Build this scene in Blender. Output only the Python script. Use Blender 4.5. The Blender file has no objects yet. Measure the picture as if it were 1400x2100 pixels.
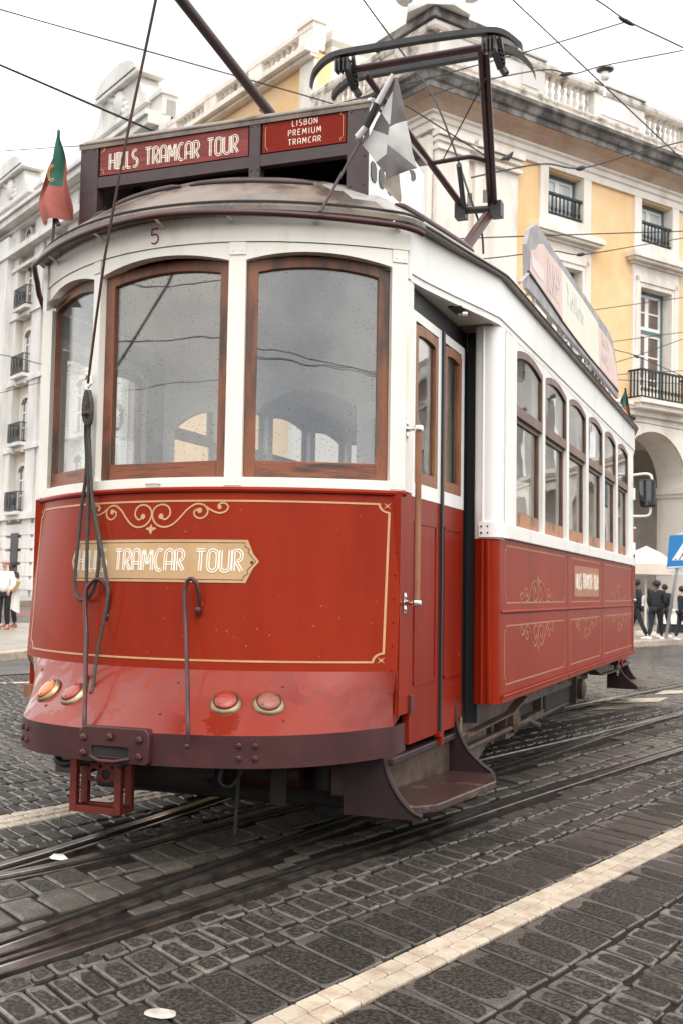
import bpy, math, random
from mathutils import Vector, Matrix
random.seed(7)
scene = bpy.context.scene
R = math.radians
# ------------------------------------------------------------------ camera, sky, sun, exposure
TILT = R(-0.8)                       # the tram leans a little on its canted track
F_PX = 2316.0
CAM_TRAM = Vector((2.596, -0.007, 1.149))
def _axes():
    yaw, pit, rol = R(21.36), R(4.0), R(0.9)
    w = Vector((-math.sin(yaw)*math.cos(pit), math.cos(yaw)*math.cos(pit), math.sin(pit)))
    r = Vector((math.cos(yaw), math.sin(yaw), 0)); u = r.cross(w)
    return r*math.cos(rol)+u*math.sin(rol), u*math.cos(rol)-r*math.sin(rol), w
AR, AU, AW = _axes()
RT = Matrix.Rotation(TILT, 3, 'Y')
WO, WR, WU, WW_ = RT@CAM_TRAM, RT@AR, RT@AU, RT@AW
def _hit(px, py, world, ax, val):
    r, u, w, o = (WR, WU, WW_, WO) if world else (AR, AU, AW, CAM_TRAM)
    d = w + r*((px-700)/F_PX) - u*((py-1050)/F_PX)
    return o + d*((val-o[ax])/d[ax])
def TP(px, py, **k):                 # point of the photograph on a plane of the tram (x, y or z = value)
    (a, v), = k.items(); return _hit(px, py, False, 'xyz'.index(a), v)
def WP(px, py, **k):                 # the same in street coordinates
    (a, v), = k.items(); return _hit(px, py, True, 'xyz'.index(a), v)
def WD(px, py, depth):
    return WO + (WW_ + WR*((px-700)/F_PX) - WU*((py-1050)/F_PX))*depth
def proj(p):
    d = Vector(p)-WO; z = d.dot(WW_)
    if z < .2: return None
    return 700+F_PX*d.dot(WR)/z, 1050-F_PX*d.dot(WU)/z
cam_d = bpy.data.cameras.new('camera'); cam = bpy.data.objects.new('camera', cam_d)
scene.collection.objects.link(cam); scene.camera = cam
cam.matrix_world = Matrix.Translation(WO) @ Matrix((WR, WU, -WW_)).transposed().to_4x4()
cam_d.sensor_fit = 'VERTICAL'; cam_d.sensor_height = 36; cam_d.sensor_width = 24
cam_d.lens = 36*F_PX/2100; cam_d.clip_start = .05; cam_d.clip_end = 2000
cam_d.dof.use_dof = True; cam_d.dof.focus_distance = 5.0; cam_d.dof.aperture_fstop = 8.0

SUN_EL, SUN_AZ = R(58), R(150)       # high soft sun behind thin overcast, right of and behind the camera
world = bpy.data.worlds.new('World'); scene.world = world; world.use_nodes = True
nt = world.node_tree; N, L = nt.nodes, nt.links
bg = N['Background']
sky = N.new('ShaderNodeTexSky'); sky.sky_type = 'NISHITA'; sky.sun_disc = False
sky.sun_elevation = SUN_EL; sky.sun_rotation = SUN_AZ
sky.dust_density = 4; sky.ozone_density = 1; sky.air_density = 1
hs = N.new('ShaderNodeHueSaturation'); hs.inputs['Saturation'].default_value = .10
tc = N.new('ShaderNodeTexCoord')
no = N.new('ShaderNodeTexNoise'); no.inputs['Scale'].default_value = 4.6; no.inputs['Detail'].default_value = 6
no.inputs['Roughness'].default_value = .6
cr = N.new('ShaderNodeValToRGB')
cr.color_ramp.elements[0].position = .38; cr.color_ramp.elements[0].color = (.55, .59, .655, 1)
cr.color_ramp.elements[1].position = .62; cr.color_ramp.elements[1].color = (1.12, 1.1, 1.06, 1)
flat = N.new('ShaderNodeMixRGB'); flat.blend_type = 'MIX'; flat.inputs['Fac'].default_value = .62
flat.inputs['Color2'].default_value = (9.25, 9.0, 8.6, 1)
mx = N.new('ShaderNodeMixRGB'); mx.blend_type = 'MULTIPLY'; mx.inputs['Fac'].default_value = 1
L.new(tc.outputs['Generated'], no.inputs['Vector']); L.new(no.outputs['Fac'], cr.inputs['Fac'])
L.new(sky.outputs['Color'], hs.inputs['Color']); L.new(hs.outputs['Color'], flat.inputs['Color1'])
L.new(flat.outputs['Color'], mx.inputs['Color1']); L.new(cr.outputs['Color'], mx.inputs['Color2'])
L.new(mx.outputs['Color'], bg.inputs['Color']); bg.inputs['Strength'].default_value = .15
sd = bpy.data.lights.new('sun', 'SUN'); sd.energy = .6; sd.angle = R(45); sd.color = (1, .95, .88)
so = bpy.data.objects.new('sun', sd); scene.collection.objects.link(so)
_sv = Vector((math.sin(SUN_AZ)*math.cos(SUN_EL), math.cos(SUN_AZ)*math.cos(SUN_EL), math.sin(SUN_EL)))
so.rotation_euler = _sv.to_track_quat('Z', 'Y').to_euler(); so.location = (0, 0, 30)
scene.view_settings.view_transform = 'Standard'; scene.view_settings.look = 'None'
scene.view_settings.exposure = 1.05; scene.view_settings.gamma = 1
scene.cycles.max_bounces = 8; scene.cycles.transparent_max_bounces = 16
scene.cycles.caustics_reflective = False; scene.cycles.caustics_refractive = False

# ------------------------------------------------------------------ materials
MATS = {}
def mat(name, col, rough=.5, metal=0., col2=None, vscale=4., vlo=.4, vhi=.65, stretch=(1, 1, 1), bump=0., bscale=40.,
        coat=0., crough=.08, rlo=None, detail=6., spec=.5, island=0., flecks=None):
    m = bpy.data.materials.new(name); m.use_nodes = True
    t = m.node_tree; n, l = t.nodes, t.links; b = n['Principled BSDF']
    b.inputs['Roughness'].default_value = rough; b.inputs['Metallic'].default_value = metal
    b.inputs['Base Color'].default_value = (*col, 1); b.inputs['Coat Weight'].default_value = coat
    b.inputs['Coat Roughness'].default_value = crough; b.inputs['Specular IOR Level'].default_value = spec
    c = n.new('ShaderNodeTexCoord'); mp = n.new('ShaderNodeMapping'); mp.inputs['Scale'].default_value = stretch
    l.new(c.outputs['Object'], mp.inputs['Vector'])
    last = None
    if col2 is not None:
        z = n.new('ShaderNodeTexNoise'); z.inputs['Scale'].default_value = vscale; z.inputs['Detail'].default_value = detail
        z.inputs['Roughness'].default_value = .62
        l.new(mp.outputs[0], z.inputs['Vector'])
        r = n.new('ShaderNodeValToRGB'); e = r.color_ramp.elements
        e[0].position = vlo; e[0].color = (*col2, 1); e[1].position = vhi; e[1].color = (*col, 1)
        l.new(z.outputs['Fac'], r.inputs['Fac']); l.new(r.outputs['Color'], b.inputs['Base Color']); last = r
        if rlo is not None:
            q = n.new('ShaderNodeMapRange'); q.inputs['From Min'].default_value = vlo; q.inputs['From Max'].default_value = vhi
            q.inputs['To Min'].default_value = rlo; q.inputs['To Max'].default_value = rough
            l.new(z.outputs['Fac'], q.inputs['Value']); l.new(q.outputs[0], b.inputs['Roughness'])
    if island:
        g = n.new('ShaderNodeNewGeometry'); h = n.new('ShaderNodeMapRange')
        h.inputs['To Min'].default_value = 1-island; h.inputs['To Max'].default_value = 1+island
        l.new(g.outputs['Random Per Island'], h.inputs['Value'])
        k = n.new('ShaderNodeMixRGB'); k.blend_type = 'MULTIPLY'; k.inputs['Fac'].default_value = 1
        k.inputs['Color1'].default_value = (*col, 1)
        if last: l.new(last.outputs['Color'], k.inputs['Color1'])
        l.new(h.outputs[0], k.inputs['Color2']); l.new(k.outputs['Color'], b.inputs['Base Color'])
    if flecks is not None and last:                  # small chips and dried spots in the paint
        fz = n.new('ShaderNodeTexNoise'); fz.inputs['Scale'].default_value = 55; fz.inputs['Detail'].default_value = 4
        l.new(c.outputs['Object'], fz.inputs['Vector'])
        fr_ = n.new('ShaderNodeMapRange'); fr_.inputs['From Min'].default_value = .70; fr_.inputs['From Max'].default_value = .74; l.new(fz.outputs['Fac'], fr_.inputs['Value'])
        fx = n.new('ShaderNodeMixRGB'); fx.inputs['Color2'].default_value = (*flecks, 1); l.new(fr_.outputs[0], fx.inputs['Fac'])
        l.new(last.outputs['Color'], fx.inputs['Color1']); l.new(fx.outputs['Color'], b.inputs['Base Color'])
    if bump:
        z = n.new('ShaderNodeTexNoise'); z.inputs['Scale'].default_value = bscale; z.inputs['Detail'].default_value = 5
        l.new(mp.outputs[0], z.inputs['Vector'])
        u = n.new('ShaderNodeBump'); u.inputs['Strength'].default_value = bump; u.inputs['Distance'].default_value = .02
        l.new(z.outputs['Fac'], u.inputs['Height']); l.new(u.outputs['Normal'], b.inputs['Normal'])
    MATS[name] = m
    return m
def glass(name, tint=(.80, .84, .84), refl=.05, drops=False, rough=0.):
    m = bpy.data.materials.new(name); m.use_nodes = True
    t = m.node_tree; n, l = t.nodes, t.links
    n.remove(n['Principled BSDF'])
    tr = n.new('ShaderNodeBsdfTransparent'); tr.inputs['Color'].default_value = (*tint, 1)
    gl = n.new('ShaderNodeBsdfGlossy'); gl.inputs['Roughness'].default_value = rough
    lw = n.new('ShaderNodeLayerWeight'); lw.inputs['Blend'].default_value = .5           # Schlick, same from both faces
    p5 = n.new('ShaderNodeMath'); p5.operation = 'POWER'; p5.inputs[1].default_value = 5; l.new(lw.outputs['Facing'], p5.inputs[0])
    fr = n.new('ShaderNodeMath'); fr.operation = 'MULTIPLY_ADD'; fr.inputs[1].default_value = 1-refl; fr.inputs[2].default_value = refl
    l.new(p5.outputs[0], fr.inputs[0])
    ms = n.new('ShaderNodeMixShader'); out = n['Material Output']
    l.new(fr.outputs[0], ms.inputs['Fac']); l.new(tr.outputs[0], ms.inputs[1]); l.new(gl.outputs[0], ms.inputs[2])
    c = n.new('ShaderNodeTexCoord')
    if drops:                                        # rain drops: small lens bumps and a thin haze of wet
        v = n.new('ShaderNodeTexVoronoi'); v.inputs['Scale'].default_value = 42; v.inputs['Randomness'].default_value = 1
        l.new(c.outputs['Object'], v.inputs['Vector'])
        mr = n.new('ShaderNodeMapRange'); mr.inputs['From Min'].default_value = .07; mr.inputs['From Max'].default_value = .20
        mr.inputs['To Min'].default_value = 1; mr.inputs['To Max'].default_value = 0; l.new(v.outputs['Distance'], mr.inputs['Value'])
        sel = n.new('ShaderNodeTexNoise'); sel.inputs['Scale'].default_value = 6; sel.inputs['Detail'].default_value = 4
        l.new(c.outputs['Object'], sel.inputs['Vector'])
        sr = n.new('ShaderNodeMapRange'); sr.inputs['From Min'].default_value = .30; sr.inputs['From Max'].default_value = .58
        l.new(sel.outputs['Fac'], sr.inputs['Value'])
        mu = n.new('ShaderNodeMath'); mu.operation = 'MULTIPLY'; l.new(mr.outputs[0], mu.inputs[0]); l.new(sr.outputs[0], mu.inputs[1])
        d = n.new('ShaderNodeBsdfDiffuse'); d.inputs['Color'].default_value = (.20, .205, .20, 1)
        m2 = n.new('ShaderNodeMixShader'); sc = n.new('ShaderNodeMath'); sc.operation = 'MULTIPLY'; sc.inputs[1].default_value = .75
        l.new(mu.outputs[0], sc.inputs[0]); l.new(sc.outputs[0], m2.inputs['Fac'])
        fd = n.new('ShaderNodeBsdfDiffuse'); fd.inputs['Color'].default_value = (.62, .64, .64, 1)      # film of fine wet dirt
        fn = n.new('ShaderNodeTexNoise'); fn.inputs['Scale'].default_value = 2.2; fn.inputs['Detail'].default_value = 5
        fm = n.new('ShaderNodeMapping'); fm.inputs['Scale'].default_value = (1, 1, .5); l.new(c.outputs['Object'], fm.inputs['Vector']); l.new(fm.outputs[0], fn.inputs['Vector'])
        fr2 = n.new('ShaderNodeMapRange'); fr2.inputs['From Min'].default_value = .35; fr2.inputs['From Max'].default_value = .7
        fr2.inputs['To Min'].default_value = .0; fr2.inputs['To Max'].default_value = .07; l.new(fn.outputs['Fac'], fr2.inputs['Value'])
        m3 = n.new('ShaderNodeMixShader'); l.new(fr2.outputs[0], m3.inputs['Fac']); l.new(ms.outputs[0], m3.inputs[1]); l.new(fd.outputs[0], m3.inputs[2])
        l.new(m3.outputs[0], m2.inputs[1]); l.new(d.outputs[0], m2.inputs[2]); l.new(m2.outputs[0], out.inputs['Surface'])
    else:
        l.new(ms.outputs[0], out.inputs['Surface'])
    wv = n.new('ShaderNodeTexNoise'); wv.inputs['Scale'].default_value = 2.5; l.new(c.outputs['Object'], wv.inputs['Vector'])
    bu = n.new('ShaderNodeBump'); bu.inputs['Strength'].default_value = .018; bu.inputs['Distance'].default_value = .05
    l.new(wv.outputs['Fac'], bu.inputs['Height']); l.new(bu.outputs['Normal'], gl.inputs['Normal'])
    MATS[name] = m
    return m

RED = mat('red_paint', (.278, .0230, .0066), .36, col2=(.215, .0165, .0052), vscale=2.2, vlo=.3, vhi=.62, stretch=(1.4, 1.4, .30), coat=.05, crough=.05, bump=.03, bscale=14, spec=.07, flecks=(.40, .12, .08))
APRON = mat('wet_red_paint', (.215, .0190, .0080), .52, col2=(.185, .0155, .0068), vscale=4, coat=.22, crough=.09, rlo=.18, vlo=.455, vhi=.475, bump=.03, bscale=6, spec=.34, flecks=(.10, .03, .02))
DOORRED = mat('door_red', (.250, .0195, .0072), .40, col2=(.20, .015, .006), vscale=4, stretch=(1, 1, .3), coat=.04, crough=.12, spec=.1, flecks=(.40, .16, .12))
CREAM = mat('cream_paint', (.82, .79, .72), .42, col2=(.68, .62, .52), vscale=3.0, stretch=(2, 2, .4), vlo=.24, vhi=.46, coat=.2, crough=.2)
WHITE = mat('white_paint', (.84, .83, .80), .40, col2=(.70, .66, .59), vscale=2.6, stretch=(2, 2, .4), vlo=.24, vhi=.46, coat=.2, crough=.2)
GOLD = mat('gold_line', (.56, .33, .16), .45, col2=(.48, .27, .12), vscale=8)
DIMGOLD = mat('worn_gold', (.38, .17, .075), .5, col2=(.33, .10, .045), vscale=12, vlo=.35, vhi=.6)
PLATE = mat('name_plate_gold', (.52, .34, .175), .45, col2=(.46, .285, .14), vscale=6)
PAINTW = mat('lettering_white', (.84, .77, .67), .5)
SIGNRED = mat('sign_board_red', (.235, .036, .027), .6, col2=(.18, .024, .018), vscale=6, stretch=(.5, 1, 6), bump=.35, bscale=9)
MAROON = mat('maroon_iron', (.070, .0215, .0215), .45, col2=(.046, .0155, .0165), vscale=7, coat=.22, crough=.2, bump=.04, bscale=30, spec=.3)
SIGNBOX = mat('sign_box_brown', (.070, .042, .045), .5, col2=(.055, .034, .037), vscale=9, bump=.05)
ROOF = mat('weathered_roof', (.205, .158, .125), .5, col2=(.10, .075, .060), vscale=5, vlo=.42, vhi=.58, coat=.15, crough=.15, rlo=.25, bump=.05)
ROOFW = mat('pale_roof', (.48, .46, .44), .45, col2=(.33, .31, .30), vscale=4, coat=.4)
WOODV = mat('varnished_wood', (.215, .070, .029), .5, col2=(.055, .029, .020), vscale=2.6, vlo=.36, vhi=.56, stretch=(5, 5, 1.0), bump=.15, bscale=22, coat=.15, crough=.3)
WOODH = mat('varnished_wood_rail', (.22, .062, .024), .5, col2=(.05, .026, .018), vscale=3.2, vlo=.36, vhi=.52, stretch=(1.1, 1.1, 9), bump=.18, bscale=22, coat=.15, crough=.3)
WOODL = mat('light_wood', (.30, .13, .06), .5, col2=(.20, .075, .033), vscale=4, stretch=(8, 8, 1.2), bump=.1, bscale=30)
WOODS = mat('faded_sash_wood', (.215, .118, .075), .5, col2=(.125, .068, .045), vscale=4, stretch=(6, 1.5, 1.5), bump=.1, bscale=30)
WORNSILL = mat('worn_sill_wood', (.42, .19, .095), .6, col2=(.20, .11, .075), vscale=5, vlo=.42, vhi=.5, stretch=(1, 1, 1), bump=.1)
RUBBER = mat('black_rubber', (.013, .015, .018), .5)
BLACK = mat('black_iron', (.016, .017, .020), .45, col2=(.03, .028, .028), vscale=9, bump=.05)
DARK = mat('undercarriage_dark', (.022, .018, .0165), .75, col2=(.012, .0105, .010), vscale=8, bump=.15, bscale=40)  # near-black, darkened to deepen the shade under the tram
TRUCK = mat('truck_frame_brown', (.135, .083, .056), .65, col2=(.05, .034, .026), vscale=6, bump=.1)
STEEL = mat('polished_steel', (.75, .74, .72), .22, metal=1)
BRASS = mat('aged_brass', (.42, .34, .22), .35, metal=.9, col2=(.25, .19, .12), vscale=12)
LENSR = mat('red_lens', (.30, .030, .018), .25, coat=.5, bump=.3, bscale=160)
LENSO = mat('amber_lens', (.55, .135, .018), .25, coat=.5, bump=.3, bscale=160)
LENSP = mat('pale_red_lens', (.25, .075, .048), .28, coat=.5, bump=.4, bscale=200)
ROPE = mat('grey_rope', (.085, .068, .055), .8, col2=(.05, .042, .036), vscale=60, bump=.4, bscale=120)
CORD = mat('brown_cord', (.115, .055, .038), .75, col2=(.08, .04, .03), vscale=40, bump=.3, bscale=120)
REDBOX = mat('red_steel_frame', (.26, .032, .018), .5, col2=(.17, .022, .014), vscale=9)
STEP = mat('step_tread', (.045, .020, .017), .36, col2=(.13, .085, .065), vscale=7, vlo=.34, vhi=.44, coat=.25, bump=.2, bscale=80)
GLASS_F = glass('wet_window_glass', (.96, .975, .975), .10, drops=True)
GLASS_S = glass('window_glass', (.95, .96, .95), .09)
SHADEDMAROON = mat('shaded_maroon_iron', (.030, .012, .0125), .5, col2=(.02, .009, .010), vscale=8, coat=.15, crough=.25, spec=.3)  # maroon iron again, darkened for the shade at the step
INTC = mat('interior_cream', (.84, .81, .74), .6)
SEAT = mat('slatted_seat_wood', (.30, .19, .11), .5)
YELLOW = mat('yellow_stucco', (.84, .61, .36), .85, col2=(.77, .49, .235), vscale=.55, vlo=.33, vhi=.6, bump=.05, bscale=30)
STONE = mat('pale_limestone', (.80, .745, .68), .8, col2=(.62, .555, .485), vscale=1.1, stretch=(1, 1, .3), vlo=.32, vhi=.52, bump=.1, bscale=14)
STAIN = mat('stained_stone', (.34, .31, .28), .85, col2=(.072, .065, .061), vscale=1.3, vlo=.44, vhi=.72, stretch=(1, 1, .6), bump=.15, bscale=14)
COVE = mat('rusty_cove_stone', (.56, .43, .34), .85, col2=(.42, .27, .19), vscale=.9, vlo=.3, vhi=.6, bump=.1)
BALUS = mat('weathered_baluster', (.62, .57, .51), .85, col2=(.17, .15, .135), vscale=2.4, vlo=.32, vhi=.52, bump=.15, bscale=16)
WINW = mat('white_window_wood', (.82, .81, .78), .5)
TEAL = mat('teal_window_frame', (.10, .17, .175), .5)
PANED = mat('dark_pane', (.10, .066, .05), .08, col2=(.17, .125, .10), vscale=.8, spec=.8)
PANEL = mat('pale_pane', (.58, .62, .62), .15, spec=.8)  # plain pale colour for the top-floor panes
IRON = mat('dark_green_iron', (.012, .017, .018), .5)
CWALL = mat('white_stucco', (.77, .755, .73), .85, col2=(.60, .58, .55), vscale=.9, stretch=(1, 1, .3), bump=.05)
CREAMW = mat('cream_stucco', (.72, .64, .53), .85, col2=(.62, .54, .43), vscale=.6)
DKRED = mat('dark_red_door', (.09, .02, .016), .5)
# ------------------------------------------------------------------ mesh helpers
class MB:
    def __init__(s, xf=None): s.v, s.f, s.m, s.xf = [], [], [], xf
    def add(s, vs, fs, mi=0):
        b = len(s.v)
        s.v += [tuple(s.xf(*p)) if s.xf else tuple(p) for p in vs]
        s.f += [tuple(b+i for i in f) for f in fs]; s.m += [mi]*len(fs); return s
    def box(s, x0, x1, y0, y1, z0, z1, mi=0):
        return s.add([(x0,y0,z0),(x1,y0,z0),(x1,y1,z0),(x0,y1,z0),(x0,y0,z1),(x1,y0,z1),(x1,y1,z1),(x0,y1,z1)],
                     [(0,3,2,1),(4,5,6,7),(0,1,5,4),(1,2,6,5),(2,3,7,6),(3,0,4,7)], mi)
    def hexa(s, a, b, mi=0):             # two quads of 4 points joined
        return s.add(list(a)+list(b), [(3,2,1,0),(4,5,6,7),(0,1,5,4),(1,2,6,5),(2,3,7,6),(3,0,4,7)], mi)
    def bar(s, p, q, w, h, up=(0,0,1), mi=0):
        p, q = Vector(p), Vector(q); d = (q-p).normalized(); a = d.cross(Vector(up))
        if a.length < 1e-4: a = d.cross(Vector((1,0,0)))
        a.normalize(); b = a.cross(d)
        c = [a*(w/2)*i+b*(h/2)*j for i, j in ((-1,-1),(1,-1),(1,1),(-1,1))]
        return s.hexa([p+k for k in c], [q+k for k in c], mi)
    def tube(s, pts, r, n=8, mi=0, cap=True):
        pts = [Vector(p) for p in pts]; vs, fs = [], []; a = None
        for i, p in enumerate(pts):
            d = (pts[min(i+1, len(pts)-1)]-pts[max(i-1, 0)]).normalized()
            if a is None:
                a = d.cross(Vector((0,0,1)));  a = d.cross(Vector((1,0,0))) if a.length < 1e-3 else a
            else: a = a - d*a.dot(d)
            a.normalize(); b = d.cross(a); rr = r[i] if isinstance(r, (list, tuple)) else r
            vs += [p+a*rr*math.cos(2*math.pi*k/n)+b*rr*math.sin(2*math.pi*k/n) for k in range(n)]
        for i in range(len(pts)-1):
            for k in range(n):
                fs.append((i*n+k, i*n+(k+1)%n, (i+1)*n+(k+1)%n, (i+1)*n+k))
        if cap: fs += [tuple(range(n-1, -1, -1)), tuple((len(pts)-1)*n+k for k in range(n))]
        return s.add(vs, fs, mi)
    def lathe(s, prof, o=(0,0,0), ax=(0,0,1), n=16, mi=0):   # prof: (radius, height along ax)
        ax = Vector(ax).normalized(); o = Vector(o); a = ax.orthogonal().normalized(); b = ax.cross(a)
        vs, fs = [], []
        for r, h in prof:
            vs += [o+ax*h+a*max(r,1e-4)*math.cos(2*math.pi*k/n)+b*max(r,1e-4)*math.sin(2*math.pi*k/n) for k in range(n)]
        for i in range(len(prof)-1):
            for k in range(n): fs.append((i*n+k, i*n+(k+1)%n, (i+1)*n+(k+1)%n, (i+1)*n+k))
        fs += [tuple(range(n-1,-1,-1)), tuple((len(prof)-1)*n+k for k in range(n))]
        return s.add(vs, fs, mi)
    def grid(s, fn, nu, nv, mi=0, flip=False):
        vs = [fn(i/nu, j/nv) for j in range(nv+1) for i in range(nu+1)]; w = nu+1
        fs = [(j*w+i, j*w+i+1, (j+1)*w+i+1, (j+1)*w+i) for j in range(nv) for i in range(nu)]
        if flip: fs = [f[::-1] for f in fs]
        return s.add(vs, fs, mi)
    def shell(s, fn, nu, nv, th, mi=0):  # closed sheet: fn(u, v, h)
        s.grid(lambda u, v: fn(u, v, 0), nu, nv, mi); s.grid(lambda u, v: fn(u, v, -th), nu, nv, mi, True)
        e = lambda a, b: s.add([fn(*a(i/b), h) for i in range(b+1) for h in (0, -th)],
                               [(2*i, 2*i+1, 2*i+3, 2*i+2) for i in range(b)], mi)
        e(lambda t: (t, 0), nu); e(lambda t: (t, 1), nu); e(lambda t: (0, t), nv); e(lambda t: (1, t), nv)
        return s
    def prism(s, pts, vec, mi=0):        # flat outline pushed along vec
        n = len(pts); vec = Vector(vec); a = [Vector(p) for p in pts]; b = [p+vec for p in a]
        return s.add(a+b, [tuple(range(n)), tuple(range(2*n-1, n-1, -1))]+[(i, i+n, (i+1)%n+n, (i+1)%n) for i in range(n)], mi)
    def ring(s, outer, inner, vec, mi=0):  # frame between two outlines with the same point count
        n = len(outer); vec = Vector(vec); o = [Vector(p) for p in outer]; i_ = [Vector(p) for p in inner]
        V = o+i_+[p+vec for p in o]+[p+vec for p in i_]; F = []
        for k in range(n):
            j = (k+1) % n
            F += [(k, j, n+j, n+k), (2*n+k, 3*n+k, 3*n+j, 2*n+j), (k, 2*n+k, 2*n+j, j), (n+k, n+j, 3*n+j, 3*n+k)]
        return s.add(V, F, mi)
    def ribbon(s, pts, w, mp, h=.002, mi=0):   # flat stroke on a mapped surface: mp(u, v, h)
        n = len(pts)
        if n < 2: return s
        L_, R_ = [], []
        for i, p in enumerate(pts):
            a, b = pts[max(i-1, 0)], pts[min(i+1, n-1)]
            dx, dy = b[0]-a[0], b[1]-a[1]; k = math.hypot(dx, dy) or 1
            nx, ny = -dy/k*w/2, dx/k*w/2
            L_.append((p[0]+nx, p[1]+ny)); R_.append((p[0]-nx, p[1]-ny))
        vs = [mp(*q, h) for q in L_]+[mp(*q, h) for q in R_]+[mp(*q, 0) for q in L_]+[mp(*q, 0) for q in R_]
        fs = []
        for i in range(n-1):
            fs += [(i, i+1, n+i+1, n+i), (i, 2*n+i, 2*n+i+1, i+1), (n+i, n+i+1, 3*n+i+1, 3*n+i)]
        fs += [(0, n, 3*n, 2*n), (n-1, 3*n-1, 4*n-1, 2*n-1)]
        return s.add(vs, fs, mi)
    def disc(s, u, v, r, mp, h=.002, n=12, mi=0):
        return s.add([mp(u+r*math.cos(2*math.pi*k/n), v+r*math.sin(2*math.pi*k/n), h) for k in range(n)], [tuple(range(n))], mi)
    def build(s, name, mats, parent=None, smooth=None, bevel=0., loc=None):
        me = bpy.data.meshes.new(name); me.from_pydata([tuple(p) for p in s.v], [], s.f)
        mats = mats if isinstance(mats, (list, tuple)) else [mats]
        for m in mats: me.materials.append(m)
        if len(mats) > 1: me.polygons.foreach_set('material_index', s.m)
        import bmesh
        b = bmesh.new(); b.from_mesh(me); bmesh.ops.recalc_face_normals(b, faces=b.faces); b.to_mesh(me); b.free()
        if smooth is not None:
            me.shade_smooth(); me.set_sharp_from_angle(angle=R(smooth))
        o = bpy.data.objects.new(name, me); scene.collection.objects.link(o)
        if parent: o.parent = parent
        if loc is not None: o.location = loc
        if bevel:
            md = o.modifiers.new('bevel', 'BEVEL'); md.width = bevel; md.segments = 2; md.limit_method = 'ANGLE'; md.angle_limit = R(40)
        me.update(); return o
def thing(name, label, cat, loc=(0,0,0), group=None):
    o = bpy.data.objects.new(name, None); scene.collection.objects.link(o); o.location = loc
    o.empty_display_size = .2
    return tag(o, label, cat, group)
def tag(o, label, cat, group=None):
    o['label'] = label; o['category'] = cat
    if group: o['group'] = group
    return o
def struct(o, kind='structure'): o['kind'] = kind; return o
def dup(o, parent=None):
    c = o.copy(); scene.collection.objects.link(c)
    if parent: c.parent = parent
    for ch in [x for x in scene.objects if x.parent == o]: dup(ch, c)
    return c
def curve(pts, n=6, closed=False):       # Catmull-Rom through the points
    P = [Vector(p) for p in pts]; out = []
    for i in range(len(P)-1):
        a, b, c, d = P[max(i-1,0)], P[i], P[i+1], P[min(i+2, len(P)-1)]
        for k in range(n):
            t = k/n
            out.append(.5*((2*b)+(c-a)*t+(2*a-5*b+4*c-d)*t*t+(3*b-a-3*c+d)*t**3))
    return out+[P[-1]]
def arc(cx, cy, rx, ry, a0, a1, n=10):
    return [(cx+rx*math.cos(R(a0+(a1-a0)*i/n)), cy+ry*math.sin(R(a0+(a1-a0)*i/n))) for i in range(n+1)]

# ------------------------------------------------------------------ stroke lettering
W_ = .42
GL = {
 'H': (.42, [[(0,0),(0,1)], [(.42,0),(.42,1)], [(0,.5),(.42,.5)]]), 'I': (.12, [[(.06,0),(.06,1)]]),
 'L': (.30, [[(0,1),(0,0)], [(0,0),(.30,0)]]), 'T': (.44, [[(0,1),(.44,1)], [(.22,1),(.22,0)]]),
 'S': (.36, [arc(.18,.76,.18,.24,50,270,10)+arc(.18,.26,.18,.26,90,-130,10)[1:]]),
 'R': (.40, [[(0,0),(0,1)]+arc(.16,.74,.22,.26,90,-90,10), [(.12,.48),(.40,0)]]),
 'A': (.42, [[(0,0),(0,.74)]+arc(.21,.74,.21,.26,180,0,10)+[(.42,0)], [(0,.36),(.42,.36)]]),
 'M': (.58, [[(.02,0),(.06,1)], [(.07,1),(.29,.28)], [(.29,.28),(.51,1)], [(.52,1),(.56,0)]]), 'C': (.40, [arc(.24,.5,.24,.5,60,300,16)]),
 'O': (.44, [arc(.22,.76,.22,.24,0,180,10)+arc(.22,.24,.22,.24,180,360,10)+[(.44,.76)]]),
 'U': (.44, [[(0,1),(0,.24)]+arc(.22,.24,.22,.24,180,360,10)+[(.44,1)]]),
 'N': (.42, [[(0,0),(0,1)], [(0,1),(.42,0)], [(.42,0),(.42,1)]]), 'E': (.34, [[(0,0),(0,1)], [(0,1),(.34,1)], [(0,0),(.34,0)], [(0,.5),(.28,.5)]]),
 'P': (.38, [[(0,0),(0,1),(.18,1)]+arc(.18,.75,.2,.25,90,-90,10)+[(0,.5)]]),
 'B': (.40, [[(0,0),(0,1),(.18,1)]+arc(.18,.76,.19,.24,90,-90,8)+[(0,.52)], [(.18,.52)]+arc(.18,.26,.22,.26,90,-90,8)+[(0,0)]]),
 'K': (.40, [[(0,0),(0,1)], [(.40,1),(0,.45)], [(.12,.58),(.40,0)]]), 'D': (.42, [[(0,0),(0,1),(.14,1)]+arc(.14,.5,.28,.5,90,-90,12)+[(0,0)]]),
 'e': (.36, [[(.02,.34),(.36,.34)]+arc(.19,.31,.18,.31,0,310,14)]), 'l': (.1, [[(.05,0),(.05,1)]]),
 'o': (.38, [arc(.19,.31,.19,.31,0,360,16)]), 'w': (.5, [[(0,.62),(.13,0),(.25,.55),(.37,0),(.5,.62)]]), 'Y': (.44, [[(0,1),(.22,.48),(.44,1)], [(.22,.48),(.22,0)]]),
 '5': (.40, [[(.37,1),(.05,1),(.03,.58)]+arc(.19,.32,.2,.32,120,-140,14)]), ' ': (.30, []),
}
def offs(pts, d):
    out = []
    for i, p in enumerate(pts):
        a, b = pts[max(i-1,0)], pts[min(i+1,len(pts)-1)]; dx, dy = b[0]-a[0], b[1]-a[1]; k = math.hypot(dx,dy) or 1
        out.append((p[0]-dy/k*d, p[1]+dx/k*d))
    return out
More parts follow.
